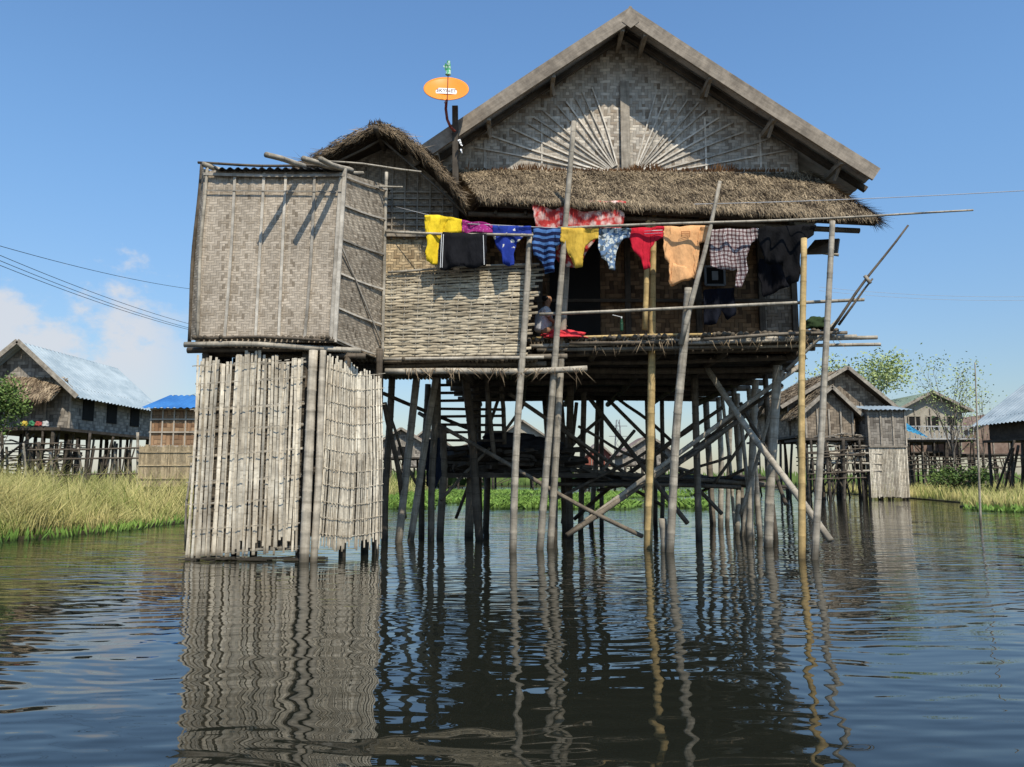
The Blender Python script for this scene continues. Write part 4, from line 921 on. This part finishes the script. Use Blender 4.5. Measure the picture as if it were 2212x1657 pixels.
# ================================================================ LAND, WATER, GRASS
def inpoly(x,y,P_):
    c=False;n=len(P_)
    for i in range(n):
        x1_,y1_=P_[i];x2_,y2_=P_[(i+1)%n]
        if (y1_>y)!=(y2_>y) and x<(x2_-x1_)*(y-y1_)/(y2_-y1_)+x1_: c=not c
    return c
M_mud=plain('bank_mud',(.07,.06,.03),.95,.4,1.5)
def land(name,P_,z=.06):
    m=MB(); m.prism([(x,y,z) for x,y in P_],1.0); return m.make(name,M_mud,kind='structure')
LP=[(-14,15.0),(-10.3,15.6),(-9.7,18),(-9.2,21.7),(-8,30),(-6.5,45),(-7,75),(-90,75),(-90,13),(-30,13)]
land('ground_bank',LP)
RP=[(18.6,29.5),(22,28),(60,27),(60,80),(26,80),(24,50),(21.5,36),(19,33)]
land('ground_shore',RP)
land('far_ground',[(-300,100),(300,100),(300,260),(-300,260)],.05)
g=MB(); cnt=0
while cnt<46000:
    y=15+50*U(0,1)**2.6; x=-.70*y-2+U(0,1)*(y*.72-6)
    if not inpoly(x,y,LP): continue
    cnt+=1
    edge=min(1,max(0,(min(-x-9.2 if y<24 else 5, y-15.2 if y<24 else 5))/1.6))
    hh=(.2+1.2*edge)*U(.45,1.2)*(1+.55*noise.noise(Vector((x*.8,y*.8,0)))); an=U(0,6.28)
    sc_=1+max(0,y-18)*.03; lean=noise.noise(Vector((x*.7,y*.7,5)))*.8
    g.blade(Vector((x,y,.03)),nz((lean+U(-.3,.3),U(-.3,.3),1)),hh,.02*sc_*U(.6,1.4),Vector((math.cos(an),math.sin(an)*.4,0)),Vector((U(-.5,.5)+lean,U(-.3,.3),-U(0,.3)))*hh)
g.make('tall_grass',M_grass,kind='stuff',label='tall dry yellow-green grass covering the bank')
g=MB(); cnt=0
while cnt<11000:
    y=27+40*U(0,1)**1.8; x=U(17,45)
    if not inpoly(x,y,RP) or x>y*.75: continue
    cnt+=1; hh=U(.3,1.0)*(1+.5*noise.noise(Vector((x*.5,y*.5,7))))
    g.blade(Vector((x,y,.03)),nz((U(-.3,.3),U(-.3,.3),1)),hh,.045*U(.6,1.4),nz((1,U(-.5,.5),0)),Vector((U(-.4,.4),0,-U(0,.2)))*hh)
g.make('shore_grass',M_grass,kind='stuff',label='tufted dry grass on the low shore')
g=MB(); cnt=0
while cnt<10000:
    y=31+34*U(0,1)**1.5; x=U(-.2*y,.25*y)
    nn_=noise.noise(Vector((x*.16+3,y*.09,0)))
    if nn_<.03 and not(y>37 and x<1 and nn_>-.2): continue
    cnt+=1; hh=U(.12,.42); g.blade(Vector((x,y,0)),nz((U(-.5,.5),U(-.5,.5),1)),hh,.11*U(.6,1.4),nz((1,U(-.5,.5),0)),Vector((U(-.3,.3),0,-.05)))
for i in range(5500):
    t=U(0,1); x=-14+U(0,4.9); y=14.7+U(0,7.5)
    if inpoly(x-.55,y+.4,LP) and not inpoly(x-1.2,y+1.2,LP) or (inpoly(x-.5,y+.35,LP) and R.random()<.4): g.blade(Vector((x,y,0)),nz((U(-.6,.6),U(-.6,.6),1)),U(.1,.34),.035,Vector((1,0,0)))
for i in range(1500):
    x=U(17.6,30); y=27.2+U(0,2)+max(0,19-x); g.blade(Vector((x,y,0)),nz((U(-.6,.6),U(-.6,.6),1)),U(.1,.35),.07,Vector((1,0,0)))
g.make('water_plants',M_grassg,kind='stuff',label='bright green floating water plants')
g=MB()
for i in range(7000):
    x=U(-110,110); y=U(100,112); hh=U(.5,2.2)*(1+.6*noise.noise(Vector((x*.1,0,0)))); g.blade(Vector((x,y,0)),nz((U(-.3,.3),0,1)),hh,.5,Vector((1,0,0)))
g.make('far_shore_vegetation',M_leafd,kind='stuff',label='distant dark green scrub along the shore')
# water
k=NT('lake_water',.012); p=k.pos(); s=k.sep(p)
dist=s[1]
warp=k.n('ShaderNodeVectorMath',operation='ADD'); k.t.links.new(p,warp.inputs[0]); k.t.links.new(k.scalev(k.comb(k.noise(p,.6,1),k.noise(k.scalev(p,(1,1,1)),.45,1),0.),(.9,.9,0)),warp.inputs[1]); pw_=warp.outputs[0]
w1=k.noise(k.scalev(pw_,(2.1,4.6,1)),1.0,1,.4)      # short wavelets
w2=k.noise(k.scalev(pw_,(.7,6.0,1)),1.0,2,.5)       # horizontal ripples further out
w3=k.noise(k.scalev(pw_,(.5,.8,1)),1.0,1,.4)
patch=k.mr(k.noise(k.scalev(p,(.16,.22,1)),1.,2),.38,.62,.15,1.05)
near=k.mr(dist,5.,10.,0.,1.,True)
h=k.M('MULTIPLY',w1,k.mr(dist,3.,9.,.50,.5)); h=k.M('ADD',h,k.M('MULTIPLY',w2,k.M('MULTIPLY',k.M('MULTIPLY',patch,near),.75))); h=k.M('ADD',h,k.M('MULTIPLY',w3,.6))
k.col((.012,.013,.009)); k.b.inputs['IOR'].default_value=1.40; k.b.inputs['Specular IOR Level'].default_value=.5
k.bump(h,1.,.025)
m=MB(); m.add([(-3000,-60,0),(3000,-60,0),(3000,5000,0),(-3000,5000,0)],[[0,1,2,3]],[[(0,0),(1,0),(1,1),(0,1)]]); m.make('water',k.m,kind='structure')
# ================================================================ LIGHT, SKY, CAMERA
sd=Vector((.4,-1,1.4)).normalized()
elv=math.asin(sd.z); az=math.atan2(sd.x,sd.y)
L=bpy.data.lights.new('sun','SUN'); L.energy=5.0; L.angle=math.radians(.53); L.color=(1,.93,.81)
lo=bpy.data.objects.new('sun',L); lo.rotation_euler=sd.to_track_quat('Z','Y').to_euler(); lo.location=(5,-10,20); COL.objects.link(lo)
W=bpy.data.worlds.new('World'); scene.world=W; W.use_nodes=True; t=W.node_tree; bg=t.nodes['Background']
sk=t.nodes.new('ShaderNodeTexSky'); sk.sky_type='NISHITA'; sk.sun_disc=False; sk.sun_elevation=elv; sk.sun_rotation=az; sk.air_density=1.5; sk.dust_density=.4; sk.ozone_density=1.2
tc=t.nodes.new('ShaderNodeTexCoord'); sp=t.nodes.new('ShaderNodeSeparateXYZ'); t.links.new(tc.outputs['Generated'],sp.inputs[0])
def wm(op,a,b=None):
    x=t.nodes.new('ShaderNodeMath'); x.operation=op
    for i,q in enumerate((a,b)):
        if q is None: continue
        if hasattr(q,'links'): t.links.new(q,x.inputs[i])
        else: x.inputs[i].default_value=q
    return x.outputs[0]
def wmr(v,a,b,c,d):
    x=t.nodes.new('ShaderNodeMapRange'); x.interpolation_type='SMOOTHSTEP'; t.links.new(v,x.inputs[0])
    for i,q in enumerate((a,b,c,d)): x.inputs[i+1].default_value=q
    return x.outputs[0]
tint=t.nodes.new('ShaderNodeMix'); tint.data_type='RGBA'; t.links.new(wmr(sp.outputs[2],0,.45,0,1),tint.inputs[0]); tint.inputs[6].default_value=(.64,.76,1.04,1); tint.inputs[7].default_value=(.80,1.08,1.38,1)
mu=t.nodes.new('ShaderNodeMix'); mu.data_type='RGBA'; mu.blend_type='MULTIPLY'; mu.inputs[0].default_value=1; t.links.new(sk.outputs[0],mu.inputs[6]); t.links.new(tint.outputs[2],mu.inputs[7])
xy=wm('DIVIDE',sp.outputs[0],wm('MAXIMUM',sp.outputs[1],.05))
vm=t.nodes.new('ShaderNodeVectorMath'); vm.operation='MULTIPLY'; t.links.new(tc.outputs['Generated'],vm.inputs[0]); vm.inputs[1].default_value=(1,1,1.5)
no=t.nodes.new('ShaderNodeTexNoise'); t.links.new(vm.outputs[0],no.inputs[0]); no.inputs['Scale'].default_value=10.; no.inputs['Detail'].default_value=9; no.inputs['Roughness'].default_value=.62
top_=wm('ADD',sp.outputs[2],wm('MULTIPLY',wm('SUBTRACT',.5,no.outputs[0]),.36))
cl=wm('MULTIPLY',wmr(top_,.155,.215,1,0),wmr(xy,-.50,-.38,1,0)); cl=wm('MULTIPLY',cl,wmr(sp.outputs[2],.03,.15,.2,.85))
mx=t.nodes.new('ShaderNodeMix'); mx.data_type='RGBA'; t.links.new(cl,mx.inputs[0]); t.links.new(mu.outputs[2],mx.inputs[6]); mx.inputs[7].default_value=(5.9,6.05,6.4,1)
t.links.new(mx.outputs[2],bg.inputs[0]); bg.inputs[1].default_value=.12
cam=bpy.data.cameras.new('camera'); cam.lens=36*F/2212; cam.sensor_width=36; cam.clip_end=8000; cam.clip_start=.1
co=bpy.data.objects.new('camera',cam); co.location=(0,0,CAM_H); co.rotation_euler=(math.pi/2+PITCH,0,0); COL.objects.link(co); scene.camera=co
scene.view_settings.view_transform='Standard'; scene.view_settings.look='None'; scene.view_settings.exposure=0
for o in bpy.data.objects:
    if '_w' in o: del o['_w']
